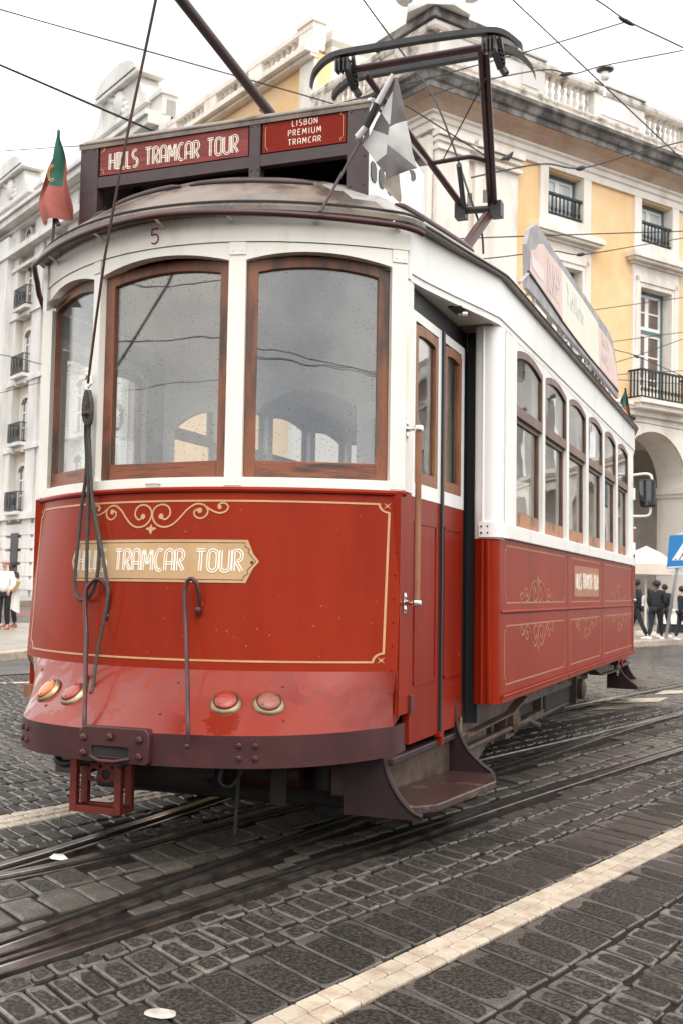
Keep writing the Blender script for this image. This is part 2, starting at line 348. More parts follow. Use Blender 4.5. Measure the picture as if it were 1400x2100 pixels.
def lettering(mb, text, u0, u1, v0, v1, w, mp, double=0., h=.002, track=.16, mi=0):
    tot = sum(GL[c][0]+track for c in text)-track; su = (u1-u0)/tot; sv = v1-v0; x = 0
    for c in text:
        wd, strokes = GL[c]
        for k_, st in enumerate(strokes):
            hk = h+.00025*k_
            if double:
                for sg in (1, -1):
                    mb.ribbon([(u0+(x+p[0])*su, v0+p[1]*sv) for p in offs(st, sg*double/2)], w, mp, hk+(.0001 if sg > 0 else 0), mi)
            else: mb.ribbon([(u0+(x+p[0])*su, v0+p[1]*sv) for p in st], w, mp, hk, mi)
        if c == 'I' and double:
            for q in (0, 1): mb.ribbon([(u0+(x-.08)*su, v0+q*sv), (u0+(x+.20)*su, v0+q*sv)], w, mp, h+.0006, mi)
        x += wd+track
SWIRL1 = [(640,165),(665,185),(695,150),(685,100),(645,78),(600,95),(580,140),(590,190),(620,225),(665,238),(715,220),(760,170),
          (800,115),(850,77),(895,84),(920,120),(912,158),(880,178),(848,162),(841,132),(862,113)]
SWIRL2 = [(895,84),(940,120),(985,140),(1020,128),(1033,100),(1018,73),(992,72),(976,92)]
def ornament(mb, cu, cv, su, sv, w, mp, h=.002):  # scrolls either side of a leaf; v grows downward from cv
    for sg in (1, -1):
        for sw in (SWIRL1, SWIRL2):
            c = curve([((x-577)*sg, y, 0) for x, y in sw], 5)
            mb.ribbon([(cu+p.x*su, cv-(p.y-70)*sv) for p in c], w, mp, h)
        for bx, by, br in ((638,162,16),(873,122,15),(986,99,12)):
            mb.disc(cu+(bx-577)*sg*su, cv-(by-70)*sv, br*abs(su), mp, h)
    leaf = [(577,292),(563,262),(541,252),(552,238),(566,242),(577,215),(588,242),(602,238),(613,252),(591,262)]
    mb.add([mp(cu+(x-577)*su, cv-(y-70)*sv, h) for x, y in leaf], [tuple(range(len(leaf)))])
# ------------------------------------------------------------------ the tram
TRAM = thing('tram', 'old red and cream tram with wooden window frames, standing on the rails', 'tram')
TRAM.rotation_euler = (0, TILT, 0)
K, X0, XL, XR = .43, .03, -1.02, 1.0
MIDY2 = 17.62
def yc(z): return 4.37+.07*min(max((z-.8)/.8, 0), 1)
def yf(x, z): return yc(z)+K*(x-X0)**2
def FM(x, z, h=0.):                                   # front skin, h outward
    d = 2*K*(x-X0); n = math.hypot(d, 1)
    return (x+h*d/n, yf(x, z)-h/n, z)
def SF(px, py, h=0.):                                 # a point of the photograph on the front skin
    y = 4.45
    for i in range(10):
        p = TP(px, py, y=y); y = yf(p.x, p.z)-h
    return TP(px, py, y=y)
def yb(x): q = x-.06; return 4.07+.373*q*q+.625*q**6
def BM(x, z, h=0.):                                   # bumper skin
    q = x-.06; d = .746*q+3.75*q**5; n = math.hypot(d, 1)
    return (x+h*d/n, yb(x)-h/n, z)
BL, BR = -.90, .985
def AM(u, v, h=0.):                                   # flared apron: u 0..1 across, v 0 top .. 1 bottom
    def P(u, v):
        a = Vector(FM(XL+(XR-XL)*u, .797)); b = Vector(BM(BL+(BR-BL)*u, .556))
        p = a.lerp(b, v); p.y += .018*math.sin(math.pi*v); return p
    p = P(u, v)
    n = (P(u+.01, v)-P(u-.01, v)).cross(P(u, v-.01)-P(u, v+.01)).normalized()
    if n.y > 0: n = -n
    return tuple(p+n*h)
def lerp(a, b, t): return a+(b-a)*t
POSTS = [(-1.045, -1.0), (-.485, -.432), (.284, .36), (.945, 1.003)]
WIN = [(-1.0, -.485), (-.432, .284), (.36, .945)]
def arch(t): return 2.632+.042*(1-(2*t-1)**2)

def sash(mb, gl, p0, p1, z0, z1, rise, st, rail, depth, inset=0., nrm=None, top=None, mi=0, n=10):
    """wooden sash between plan points p0, p1; returns pane in gl"""
    p0, p1 = Vector((*p0, 0)), Vector((*p1, 0)); d = (p1-p0); w = d.length; d.normalize(); nv = Vector(nrm)
    def P(s, z): q = p0+d*s; return (q.x, q.y, z)
    top = rail if top is None else top
    def outl(a, b, lo, hi, ri):
        return [P(a, lo), P(b, lo)]+[P(lerp(b, a, i/n), hi+ri*(1-(2*i/n-1)**2)) for i in range(n+1)]
    o, i_ = outl(0, w, z0, z1, rise), outl(st, w-st, z0+rail, z1-top, rise*.85)
    mb.ring(o, i_, -nv*depth, mi)
    if gl is not None: gl.prism([Vector(p)-nv*depth*.55 for p in i_], -nv*.005)

def body_end(flip):
    X = (lambda x, y, z: (x, MIDY2-y, z)) if flip else None
    mk = lambda: MB(X)
    m = mk(); m.shell(lambda u, v, h: FM(lerp(XL, XR, u), lerp(.797, 1.596, v), h), 40, 6, .04)
    for sx in (XL, XR):                                  # the corner flange beside the door
        e = 1 if sx > 0 else -1
        m.box(min(sx, sx-.05*e), max(sx, sx-.05*e), yf(sx, 1)+.012, 4.955, .60, 1.598)
    dash = m.build('dash_panel', RED, TRAM, 40)
    m = mk(); m.tube([FM(lerp(XL-.005, XR+.005, i/40), 1.592, .004) for i in range(41)], .013, 8)
    for i in range(9):
        p = FM(XR-.02, .7+i*.105, .002); m.lathe([(.005, 0), (.004, .004)], p, (.62, -.78, 0), 6)
    m.build('top_bead', RED, dash, 40)
    m = mk(); m.shell(lambda u, v, h: AM(u, v, h), 40, 6, .03)
    for u, s in ((0, -1), (1, 1)):
        a, b = Vector(FM((XL, XR)[u], .797)), Vector(BM((BL, BR)[u], .556))
        c, d = Vector((a.x-.03*s, 4.955, .797)), Vector((a.x-.03*s, 4.955, .60))
        m.add([a, b, d, c], [(0, 1, 2, 3)])
    for u, v in ((.13, .2), (.33, .2), (.58, .22), (.80, .25), (.23, .75), (.57, .72), (.83, .78)):
        m.lathe([(.007, 0), (.005, .005)], AM(u, v), Vector(AM(u, v, 1))-Vector(AM(u, v)), 8)
    ap = m.build('apron', APRON, TRAM, 40)
    m = mk(); m.shell(lambda u, v, h: BM(lerp(BL, BR, u), lerp(.425, .556, v), h+.004), 40, 2, .05)
    m.hexa([BM(BR, .425, .004), (.985, 4.95, .43), (.95, 4.95, .43), BM(BR-.05, .425, -.02)],
           [BM(BR, .556, .004), (.985, 4.95, .556), (.95, 4.95, .556), BM(BR-.05, .556, -.02)])
    m.hexa([BM(BL, .425, .004), (-.985, 4.95, .43), (-.95, 4.95, .43), BM(BL+.05, .425, -.02)],
           [BM(BL, .556, .004), (-.985, 4.95, .556), (-.95, 4.95, .556), BM(BL+.05, .556, -.02)])
    bum = m.build('bumper', MAROON, TRAM, 40)
    for x, z in [(a+dx, c) for a in (.537, -.60) for dx in (0, .058) for c in (.466, .517)]:
        m = mk(); p, q = Vector(BM(x, z, .004)), Vector(BM(x, z, .02)); m.lathe([(.0125, 0), (.0125, .008), (.007, .012)], p, q-p, 6)
        m.build('bolt', MAROON, bum, 30)
    # coupler pocket
    m = mk()
    cs = [(-.145, .428), (.175, .428), (.185, .44), (.185, .55), (.17, .572), (-.13, .572), (-.15, .55), (-.15, .44)]
    hole = [(-.075, .452), (.09, .452), (.095, .46), (.095, .488), (.09, .494), (-.075, .494), (-.08, .488), (-.08, .46)]
    o, i_ = [Vector(BM(x, z, .034)) for x, z in cs], [Vector(BM(x, z, .036)) for x, z in hole]
    m.ring(o, i_, (0, .05, 0))
    cp = m.build('coupler_plate', MAROON, TRAM, 30, bevel=.004)
    m = mk(); m.box(-.085, .1, 4.05, 4.06, .448, .498); m.build('coupler_slot', DARK, cp)
    m = mk(); m.tube([BM(-.09, .449, .03), BM(-.03, .437, .05), BM(.04, .437, .05), BM(.1, .449, .03)], .008, 8); m.build('slot_lip', MAROON, cp, 60)
    for x, z in ((-.12, .462), (-.12, .525), (.145, .462), (.145, .53), (.01, .535)):
        m = mk(); m.lathe([(.016, 0), (.016, .008), (.008, .015)], BM(x, z, .034), (0, -1, .05), 6); m.build('bolt', MAROON, cp, 30)
    # lamps
    for u, mt, nm in ((.214, LENSO, 'amber lamp'), (.312, LENSR, 'red lamp'), (.703, LENSR, 'red lamp'), (.788, LENSP, 'faded pale red lamp')):
        v = .53; p = Vector(AM(u, v, -.004)); ax = Vector(AM(u, v, 1))-Vector(AM(u, v)); ax.z -= .06
        m = mk(); m.lathe([(.066, 0), (.068, .006), (.063, .016), (.053, .022), (.049, .014)], p, ax, 28); hb = m.build('lamp', BRASS, TRAM, 40)
        if not flip: hb['label'] = nm + ' with a worn brass rim'
        m = mk(); m.lathe([(.048, .010), (.048, .026), (.044, .032), (.02, .035), (.0, .0355)], p, ax, 28); m.build('lens', mt, hb, 50)
        m = mk()
        for a in (20, 200):
            e = ax.normalized().orthogonal().normalized(); e.rotate(Matrix.Rotation(R(a), 3, ax))
            m.lathe([(.004, 0), (.003, .004)], p+ax.normalized()*.031+e*.037, ax, 6)
        m.build('screw', BLACK, hb)
    # cream upper works
    m = mk(); m.shell(lambda u, v, h: FM(lerp(XL, XR, u), lerp(1.603, 1.648, v), h+.004), 40, 1, .05); m.build('belt_rail', CREAM, TRAM, 40)
    for a, b in POSTS:
        m = mk(); m.shell(lambda u, v, h: FM(lerp(a, b, u), lerp(1.648, 2.712, v), h+.002), 2, 1, .075)
        for z0, z1 in ((1.61, 1.672), (2.655, 2.712)):
            m.shell(lambda u, v, h: FM(lerp(a+.001, b-.001, u), lerp(z0, z1, v), h+.0075), 2, 1, .004)
            for du in (.25, .75):
                m.lathe([(.004, 0), (.003, .003)], FM(lerp(a, b, du), z0+.018, .0075), Vector(FM(lerp(a, b, du), 1, 1))-Vector(FM(lerp(a, b, du), 1)), 6)
        m.build('window_post', CREAM, TRAM, 30)
    for a, b in WIN:
        m = mk(); m.shell(lambda u, v, h: FM(lerp(a, b, u), lerp(arch(u), 2.712, v), h), 14, 1, .055)
        m.build('window_header', CREAM, TRAM, 40)
    m = mk(); m.shell(lambda u, v, h: FM(lerp(XL-.02, XR+.01, u), lerp(2.716, 2.86, v), h+.006), 40, 1, .04); m.build('fascia', CREAM, TRAM, 40)
    for i, (a, b) in enumerate(WIN):
        p0, p1 = FM(a+.001, 2, -.03), FM(b-.001, 2, -.03); d = Vector((p1[0]-p0[0], p1[1]-p0[1], 0)).normalized(); nv = Vector((d.y, -d.x, 0))
        g = mk(); m = mk(); sash(m, g, p0[:2], p1[:2], 1.650, 2.634, .040, .052, .078, .034, nrm=nv, top=.048)
        fr = m.build('front_window', WOODV, TRAM, 40, bevel=.004); g.build('pane', GLASS_F, fr)
        # the bottom rail runs across the stiles, grain along it
        q0, q1 = Vector((*p0[:2], 0))+d*.052+nv*.003, Vector((*p1[:2], 0))-d*.052+nv*.003
        m = mk(); m.hexa([q0+Vector((0,0,1.652)), q1+Vector((0,0,1.652)), q1-nv*.03+Vector((0,0,1.652)), q0-nv*.03+Vector((0,0,1.652))],
                         [q0+Vector((0,0,1.728)), q1+Vector((0,0,1.728)), q1-nv*.03+Vector((0,0,1.728)), q0-nv*.03+Vector((0,0,1.728))])
        m.build('bottom_rail', WOODH, fr, bevel=.003)
    # doors and steps both sides
    for sx in (1, -1):
        S = lambda x, y, z: (x*sx, MIDY2-y if flip else y, z)
        for k, (y0, y1) in enumerate(((4.962, 5.425), (5.455, 5.865))):
            m = MB(S); m.box(.965, .998, y0, y1, .455, 1.59)
            for a, b, c, d in ((y0+.05, y1-.06, .72, 1.48),):   # raised mouldings of the lower panel
                for e in ((a, b, c, c+.012), (a, b, d-.012, d), (a, a+.012, c, d), (b-.012, b, c, d)):
                    m.box(.996, 1.003, *e)
            lf = m.build('door', DOORRED, TRAM)
            m = MB(S); m.ring([(1.0, y0, 1.592), (1.0, y1, 1.592), (1.0, y1, 2.47), (1.0, y0, 2.47)],
                              [(1.0, y0+.035, 1.66), (1.0, y1-.05, 1.66), (1.0, y1-.05, 2.425), (1.0, y0+.035, 2.425)], (-.032, 0, 0))
            m.build('upper_door', WHITE, lf)
            m = MB(S); g = MB(S); sash(m, g, (.999, y0+.036), (.999, y1-.051), 1.661, 2.408, .014, .045, .055, .026, nrm=(1, 0, 0), top=.045)
            wf = m.build('door_window', WOODL, lf, 40); g.build('pane', GLASS_S, wf)
        m = MB(S); m.box(.972, 1.012, 5.426, 5.454, .44, 2.47); m.build('door_seal', RUBBER, TRAM)
        m = MB(S); m.box(.94, .975, 4.93, 6.05, 2.47, 2.583); m.box(.93, .985, 5.868, 6.12, .45, 2.47); m.box(.985, 1.051, 5.985, 6.03, .45, 2.583); m.build('door_gap_dark', RUBBER, TRAM)  # black boxes fill the gaps round the doors where only shade shows
        m = MB(S); m.box(.985, 1.015, 5.405, 5.475, .44, .462); m.box(.985, 1.02, 5.42, 5.46, .40, .44)
        m.build('door_foot', DOORRED, TRAM)
        if sx < 0: continue
        m = MB(S); m.box(.98, 1.012, 4.945, 4.985, .60, .68); m.build('door_hinge', MAROON, TRAM, bevel=.003)
        if sx < 0: continue             # pole and step only on the boarding side
        # grab pole
        m = MB(S); m.tube([(1.065, 4.85, 1.10), (1.065, 4.85, 1.88)], .0145, 12); gp = m.build('grab_pole', WOODL, TRAM, 60)
        for z in (1.10, 1.89):
            m = MB(S); m.lathe([(.0, -.018), (.02, -.012), (.022, .0), (.02, .012), (.0, .018)], (1.065, 4.85, z), (0, 0, 1), 14)
            m.tube([(1.0, 4.865, z), (1.05, 4.852, z)], [.013, .011], 10)
            m.lathe([(.016, 0), (.016, .006), (.01, .010)], (.999, 4.866, z+.028), (1, -.2, 0), 10); m.lathe([(.016, 0), (.016, .006), (.01, .010)], (.999, 4.866, z-.028), (1, -.2, 0), 10)
            m.box(.997, 1.005, 4.85, 4.882, z-.045, z+.045)
            m.build('pole_bracket', STEEL, gp, 40)
        # boarding step
        m = MB(S)
        tr = [(.87, 4.93), (1.08, 4.71), (1.12, 4.71), (1.185, 4.79), (1.272, 5.50), (1.262, 5.56), (1.20, 5.735), (.98, 5.735)]
        m.prism([(x, y, .195) for x, y in tr], (0, 0, .036)); st = m.build('boarding_step', STEP, TRAM, bevel=.006)
        m = MB(S); m.hexa([(.86, 4.93, .2), (.97, 5.735, .2), (.95, 5.735, .2), (.84, 4.93, .2)], [(.86, 4.90, .42), (.97, 5.735, .42), (.95, 5.735, .42), (.84, 4.90, .42)])
        m.build('riser_plate', TRUCK, st)
        prof = [(.80, .425), (.985, .425), (1.0, .36), (1.03, .30), (1.07, .245), (1.115, .205), (1.16, .185), (1.16, .168), (.80, .168)]
        m = MB(S); m.prism([(x-.02, 4.715, z) for x, z in prof], (0, .014, 0)); m.tube([(p.x-.02, 4.72, p.y) for p in curve([(x, z, 0) for x, z in prof[1:7]], 4)], .014, 8)
        m.build('side_bracket', SHADEDMAROON, st, 40)
        prof = [(.90, .60), (.99, .60), (1.0, .50), (1.02, .42), (1.07, .335), (1.14, .27), (1.19, .235), (1.205, .20), (.90, .20)]
        m = MB(S); m.prism([(x, 5.742, z) for x, z in prof], (0, .014, 0)); m.tube([(p.x, 5.748, p.y) for p in curve([(x, z, 0) for x, z in prof[1:8]], 4)], .011, 8)
        m.build('side_bracket', SHADEDMAROON, st, 40)
        m = MB(S); m.box(.90, 1.005, 4.72, 5.80, .392, .425); m.build('step_plank', SHADEDMAROON, st, bevel=.006)
        m = MB(S); m.tube([(1.01, 5.80, .33), (1.01, 5.80, .50)], .011, 8); m.box(.99, 1.03, 5.78, 5.82, .40, .42); m.lathe([(.02, 0), (.02, .02)], (1.01, 5.80, .36), (0, 0, 1), 6)
        m.build('tie_rod', BRASS, st)
    return dash

DASH = body_end(False)
body_end(True)
# right post return and door frame edge of the front end
for flip in (False, True):
    for sx in (1, -1):
        S = lambda x, y, z: (x*sx, MIDY2-y if flip else y, z)
        m = MB(S); m.box(.945, 1.001, 4.86, 4.955, 1.605, 2.59); m.build('corner_post', CREAM, TRAM)

# painted lines, scrolls and name plate on the dash
m = MB()
IN = .038
def corner(cx, cz, sx, sz): return [(cx+sx*IN*math.cos(R(a)), cz+sz*IN*math.sin(R(a))) for a in range(0, 91, 15)]
xl, xr, zb, zt = -.965, .948, .838, 1.541
out = []
out += [(xl+IN+(xr-xl-2*IN)*i/30, zt) for i in range(31)]
out += [(xr-IN*math.cos(R(a)), zt-IN*math.sin(R(a))) for a in range(0, 91, 15)][::1]
out += [(xr, lerp(zt-IN, zb+IN, i/8)) for i in range(9)]
out += [(xr-IN*math.sin(R(a)), zb+IN*math.cos(R(a))) for a in range(0, 91, 15)]
out += [(xr-IN-(xr-xl-2*IN)*i/30, zb) for i in range(31)]
out += [(xl+IN*math.cos(R(a)), zb+IN*math.sin(R(a))) for a in range(0, 91, 15)]
out += [(xl, lerp(zb+IN, zt-IN, i/8)) for i in range(9)]
out += [(xl+IN*math.sin(R(a)), zt-IN*math.cos(R(a))) for a in range(0, 91, 15)]
m.ribbon(out, .0085, FM)
for cx, cz in ((xr-.008, zt-.008), (xr-.008, zb+.008), (xl+.008, zt-.008), (xl+.008, zb+.008)):
    q = [(0, .004), (.014, .014), (.004, 0), (.014, -.014), (0, -.004), (-.014, -.014), (-.004, 0), (-.014, .014)]
    m.add([FM(cx+a, cz+b, .002) for a, b in q], [tuple(range(8))])
m.build('gold_lining', GOLD, DASH)
m = MB(); ornament(m, -.058, 1.531, .000805, .00064, .0075, FM); m.build('scroll_ornament', GOLD, DASH)
pl = [(-.567, 1.272), (-.535, 1.318), (-.541, 1.332), (-.522, 1.348), (-.522, 1.367), (.405, 1.367), (.405, 1.350), (.425, 1.334), (.420, 1.318), (.455, 1.272),
      (.420, 1.226), (.425, 1.210), (.405, 1.194), (.405, 1.177), (-.522, 1.177), (-.522, 1.194), (-.541, 1.212), (-.535, 1.226)]
def fill_plate(mb, pts, h, mi=0, n=40):     # outline sliced so it bends with the skin
    xs = [lerp(min(p[0] for p in pts)+.0005, max(p[0] for p in pts)-.0005, i/n) for i in range(n+1)]
    def span(x):
        zz = []
        for i in range(len(pts)):
            a, b = pts[i], pts[(i+1) % len(pts)]
            if (a[0]-x)*(b[0]-x) < 0: zz.append(a[1]+(b[1]-a[1])*(x-a[0])/(b[0]-a[0]))
        return min(zz), max(zz)
    vs = []
    for x in xs:
        a, b = span(x); vs += [FM(x, a, h), FM(x, b, h)]
    mb.add(vs, [(2*i, 2*i+1, 2*i+3, 2*i+2) for i in range(n)], mi)
m = MB(); fill_plate(m, pl, .003); NP = m.build('name_plate', PLATE, DASH)
m = MB()
inner = [(lerp(-.056, x, .965 if abs(x+.056) < .45 else .972), lerp(1.272, z, .86)) for x, z in pl]
def densify(pts, n=10):
    o = []
    for a, b in zip(pts, pts[1:]+pts[:1]):
        k = n if abs(a[0]-b[0]) > .2 else 1
        o += [(lerp(a[0], b[0], i/k), lerp(a[1], b[1], i/k)) for i in range(k)]
    return o+[pts[0]]
m.ribbon(densify(inner), .0032, lambda u, v, h: FM(u, v, h+.003), .0012)
m.disc(.425, 1.268, .0075, lambda u, v, h: FM(u, v, h+.004), .001)
m.build('plate_lining', DKRED, DASH)
m = MB(); lettering(m, 'HILLS TRAMCAR TOUR', -.508, .384, 1.228, 1.320, .0050, lambda u, v, h: FM(u, v, h+.003), double=.115)
m.build('lettering', PAINTW, DASH)
m = MB(); lettering(m, '5', -.108, -.066, 2.735, 2.805, .0062, lambda u, v, h: FM(u, v, h+.007)); m.build('fleet_number', RED, TRAM)
m = MB(); m.tube([FM(-.095, 1.622, .005), FM(-.09, 1.622, .02), FM(-.03, 1.622, .02), FM(-.025, 1.622, .005)], .005, 8); m.build('latch', CREAM, TRAM, 60)

# hooked rods on the front
for pts, y in ((((174, 1518), (174, 1470), (176, 1390), (178, 1300), (175, 1240), (180, 1205), (200, 1188), (216, 1200), (223, 1230), (222, 1262)), 0),
               (((386, 1535), (386, 1480), (385, 1400), (382, 1300), (379, 1225), (383, 1196), (393, 1187), (404, 1198), (409, 1225), (407, 1248)), 0)):
    ys = (4.045, 4.05, 4.16, 4.30, 4.345, 4.355, 4.36, 4.365, 4.375, 4.385)
    m = MB(); P3 = [TP(*p, y=yy+(.05 if pts[0][0] < 200 else 0)) for p, yy in zip(pts, ys)]
    m.tube(curve(P3, 6), .0095, 10); e = P3[-1]
    m.lathe([(.009, 0), (.017, -.012), (.012, -.03), (.0, -.05)], e+Vector((0, 0, .01)), (0, 0, 1), 12)
    m.lathe([(.010, 0), (.010, .006), (.006, .01)], P3[0]+Vector((0, -.006, .01)), (0, -1, 0), 10)
    m.build('hook_rod', MAROON, TRAM, 60)

# ------------------------------------------------------------------ roof
half = [(0, 4.36), (.2, 4.375), (.4, 4.425), (.6, 4.51), (.8, 4.63), (.95, 4.75), (1.03, 4.84), (1.075, 5.0), (1.11, 5.2), (1.165, 5.5), (1.22, 5.8), (1.235, 6.0), (1.235, 6.8), (1.235, 7.8), (1.235, 8.81)]
OUT = [(-x, y) for x, y in half[:0:-1]]+half
OUT = [(p.x, p.y) for p in curve([(x, y, 0) for x, y in OUT], 3)]
OUT = OUT+[(x, MIDY2-y) for x, y in OUT[::-1][1:-1]]
def roofP(i, r, h=0.):
    x, y = OUT[i % len(OUT)]; sy = min(max(y, 5.35), MIDY2-5.35)
    return (x*(1-r), lerp(y, sy, r), 2.862+.375*(1-(1-r)**2.6)+h)
n = len(OUT); m = MB(); RS = [0, .04, .1, .18, .28, .4, .52, .64, .76, .88, 1]
vs = [roofP(i, r) for r in RS for i in range(n)]; fs, mi = [], []
for j in range(len(RS)-1):
    for i in range(n): fs.append((j*n+i, j*n+(i+1) % n, (j+1)*n+(i+1) % n, (j+1)*n+i))
b0 = len(m.f); m.add(vs, fs)
for k, f in enumerate(m.f):
    ym = sum(m.v[a][1] for a in f)/4; xm = sum(m.v[a][0] for a in f)/4
    m.m[k] = 1 if (ym > 4.78 and xm > .55) or ym > 5.2 else 0
m.add([(x, y, 2.84) for x, y in OUT]+[(x, y, 2.862) for x, y in OUT], [(i, (i+1) % n, n+(i+1) % n, n+i) for i in range(n)])
m.add([(x, y, 2.84) for x, y in OUT], [tuple(range(n))])
ROOFO = m.build('roof', [ROOF, ROOFW], TRAM, 50)
def lip(x0, x1, r, hh=.016, mtl=SIGNBOX, y0=None):
    idx = [i for i, (x, y) in enumerate(OUT) if (y < 5.3 if y0 is None else y0[0] < y < y0[1]) and x0 <= x <= x1]
    mm = MB(); mm.tube([roofP(i, r, .004) for i in idx], [hh*.4]+[hh]*(len(idx)-2)+[hh*.4], 8); mm.build('rain_lip', mtl, ROOFO, 60)
lip(-1.02, -.72, .22); lip(-.68, -.04, .24); lip(.0, .74, .24); lip(1.02, 1.22, .10, .02, MAROON, (4.8, 6.0))
m = MB(); m.tube([roofP(i, .02, .0) for i in range(n) if OUT[i][1] < 5.0], .009, 6); m.tube([roofP(i, .0, -.012) for i in range(n) if OUT[i][0] > 0 and 4.9 < OUT[i][1] < 12.7], .006, 6)
m.build('roof_edge', DARK, ROOFO, 60)
pp = [(-1.075, 4.97, 2.63), (-1.085, 4.93, 2.70), (-1.07, 4.89, 2.755)]+[(x/20, 4.335+.43*(x/20)**2, 2.826-.02*abs(x/20)) for x in range(-20, 21)]+[(1.05, 4.83, 2.80), (1.065, 4.87, 2.795)]
m = MB(); m.tube(curve(pp, 2), .0145, 10)
GP = m.build('gutter_pipe', MAROON, TRAM, 60)
for x in (-.85, -.42, -.04, .30, .66, .97):
    m = MB(); m.tube([(x, 4.335+.43*x*x, 2.822), (x, yf(x, 2.7)-.004, 2.81)], .006, 6); m.lathe([(.012, 0), (.008, .006)], (x, yf(x, 2.7)-.006, 2.805), (0, -1, 0), 8); m.build('pipe_bracket', CREAM, GP)

# sign box
m = MB(); Y0 = 4.86
for a, b in ((-.80, -.695), (.178, .236), (.69, .80)): m.box(a, b, Y0, Y0+.06, 3.0, 3.45)
m.box(-.695, .178, Y0+.002, Y0+.05, 3.215, 3.272); m.box(.236, .69, Y0+.002, Y0+.05, 3.215, 3.272)
m.box(-.695, .178, Y0+.03, Y0+.05, 3.272, 3.45); m.box(.236, .69, Y0+.03, Y0+.05, 3.272, 3.45)
m.box(-.79, .79, Y0+.5, Y0+.9, 3.1, 3.44)
for a in (-.78, -.72, .19, .225, .71, .78):
    for z in (3.06, 3.2, 3.42): m.lathe([(.006, 0), (.004, .004)], (a, Y0, z), (0, -1, 0), 6)
SB = m.build('sign_box', SIGNBOX, TRAM)
m = MB(); m.shell(lambda u, v, h: (lerp(-.81, .81, u), Y0-.003+.10*v+(.8 if v > .9 else 0), 3.448+.045*math.sin(min(v/.5, 1)*math.pi/2)+h), 8, 8, .02)
m.tube([(-.81, Y0+.004, 3.456), (.81, Y0+.004, 3.456)], .010, 8)
m.build('box_lid', ROOF, SB, 60)
for s in (1, -1):
    m = MB(); o = [(.802*s, Y0+.003, 3.0), (.802*s, Y0+.86, 3.04), (.802*s, Y0+.86, 3.42), (.802*s, Y0+.10, 3.465), (.802*s, Y0+.03, 3.49), (.802*s, Y0+.003, 3.475)]
    m.prism(o, (-.012*s, 0, 0)); m.build('side_board', WHITE, SB)
    for ya, yb_, za, zb_ in ((4.885, 4.96, 3.09, 3.185), (5.0, 5.075, 3.10, 3.19), (5.12, 5.195, 3.11, 3.195)):
        e = .018; q = [(ya+e, za), (yb_-e, za), (yb_, za+e), (yb_, zb_-e), (yb_-e, zb_), (ya+e, zb_), (ya, zb_-e), (ya, za+e)]
        m = MB(); m.prism([(.807*s, y, z) for y, z in q], (-.008*s, 0, 0)); m.build('vent_slot', BLACK, SB)
for a, b, z0, z1, nm in ((-.685, .168, 3.28, 3.437, 'long red name board'), (.246, .682, 3.28, 3.437, 'short red board with three lines of lettering')):
    m = MB(); m.box(a, b, Y0+.006, Y0+.0285, z0, z1); sp = m.build('sign_board', SIGNRED if a < 0 else DOORRED, SB); sp['label'] = nm
SBM = lambda u, v, h: (u, Y0+.006-h, v)
m = MB(); lettering(m, 'HILLS TRAMCAR TOUR', -.625, .112, 3.304, 3.390, .0043, SBM, double=.115); m.build('lettering', PAINTW, SB)
m = MB()
for t, a, b, z in (('LISBON', .405, .535, 3.393), ('PREMIUM', .385, .555, 3.347), ('TRAMCAR', .385, .555, 3.301)): lettering(m, t, a, b, z, z+.028, .0033, SBM, track=.30)
m.build('lettering', PAINTW, SB)
m = MB(); ln = [(.262, 3.30), (.262, 3.415), (.272, 3.425), (.655, 3.425), (.668, 3.413), (.668, 3.305), (.655, 3.293), (.64, 3.293)]
for q in ([(.262, 3.31), (.262, 3.40), (.268, 3.41)], [(.262, 3.31), (.27, 3.30), (.275, 3.29)], [(.655, 3.43), (.655, 3.42), (.668, 3.41), (.668, 3.31), (.655, 3.30), (.655, 3.287)],
          [(-.68, 3.40), (-.665, 3.41), (-.66, 3.43)], [(-.68, 3.315), (-.665, 3.305), (-.66, 3.285)], [(-.655, 3.43), (-.66, 3.41), (-.67, 3.405)]): m.ribbon(q, .003, SBM)
m.build('board_lining', GOLD, SB)

# pantograph behind, folded half-scissor with its bow up
PG = MB(); PG.box(-.35, .35, 7.9, 8.7, 3.22, 3.30); PG.box(-.42, -.36, 7.8, 8.8, 3.2, 3.34); PG.box(.36, .42, 7.8, 8.8, 3.2, 3.34)
PGO = PG.build('pantograph', BLACK, TRAM)
m = MB(); m.tube([(-.02, 8.25, 3.32), (.10, 9.95, 4.62)], [.055, .05], 10); m.build('lower_arm', MAROON, PGO, 60)
m = MB(); kl, kr = TP(945, 432, y=9.95), TP(1018, 428, y=9.95); m.tube([kl, kr], .035, 8)
for p in (kl, kr): m.box(p.x-.05, p.x+.05, p.y-.06, p.y+.06, p.z-.08, p.z+.06)
for p in (TP(958, 412, y=9.9), TP(990, 405, y=9.9)):
    for k in range(4): m.tube([(p.x+.012*k, p.y, p.z-.05), (p.x+.012*k, p.y, p.z+.07)], .005, 5)
m.build('knee_joint', BLACK, PGO, 50)
m = MB()
A0, A1, B0, B1 = TP(948, 425, y=9.95), TP(748, 152, y=8.3), TP(1005, 420, y=9.95), TP(984, 100, y=8.3)
m.tube([A0, A1], [.032, .028], 8); m.tube([B0, B1], [.030, .026], 8); m.tube([TP(1014, 425, y=9.95), TP(997, 108, y=8.35)], .022, 8)
m.tube(curve([A0.lerp(A1, .36), TP(940, 325, y=9.3), TP(968, 322, y=9.35), B0.lerp(B1, .31)], 4), .022, 8)
m.build('upper_arm', MAROON, PGO, 60)
m = MB(); m.tube([TP(940, 338, y=9.3), TP(950, 425, y=9.9)], .024, 8); m.tube([TP(905, 332, y=9.3), TP(995, 160, y=8.5)], .006, 6); m.tube([TP(830, 215, y=8.8), TP(992, 318, y=9.3)], .006, 6)
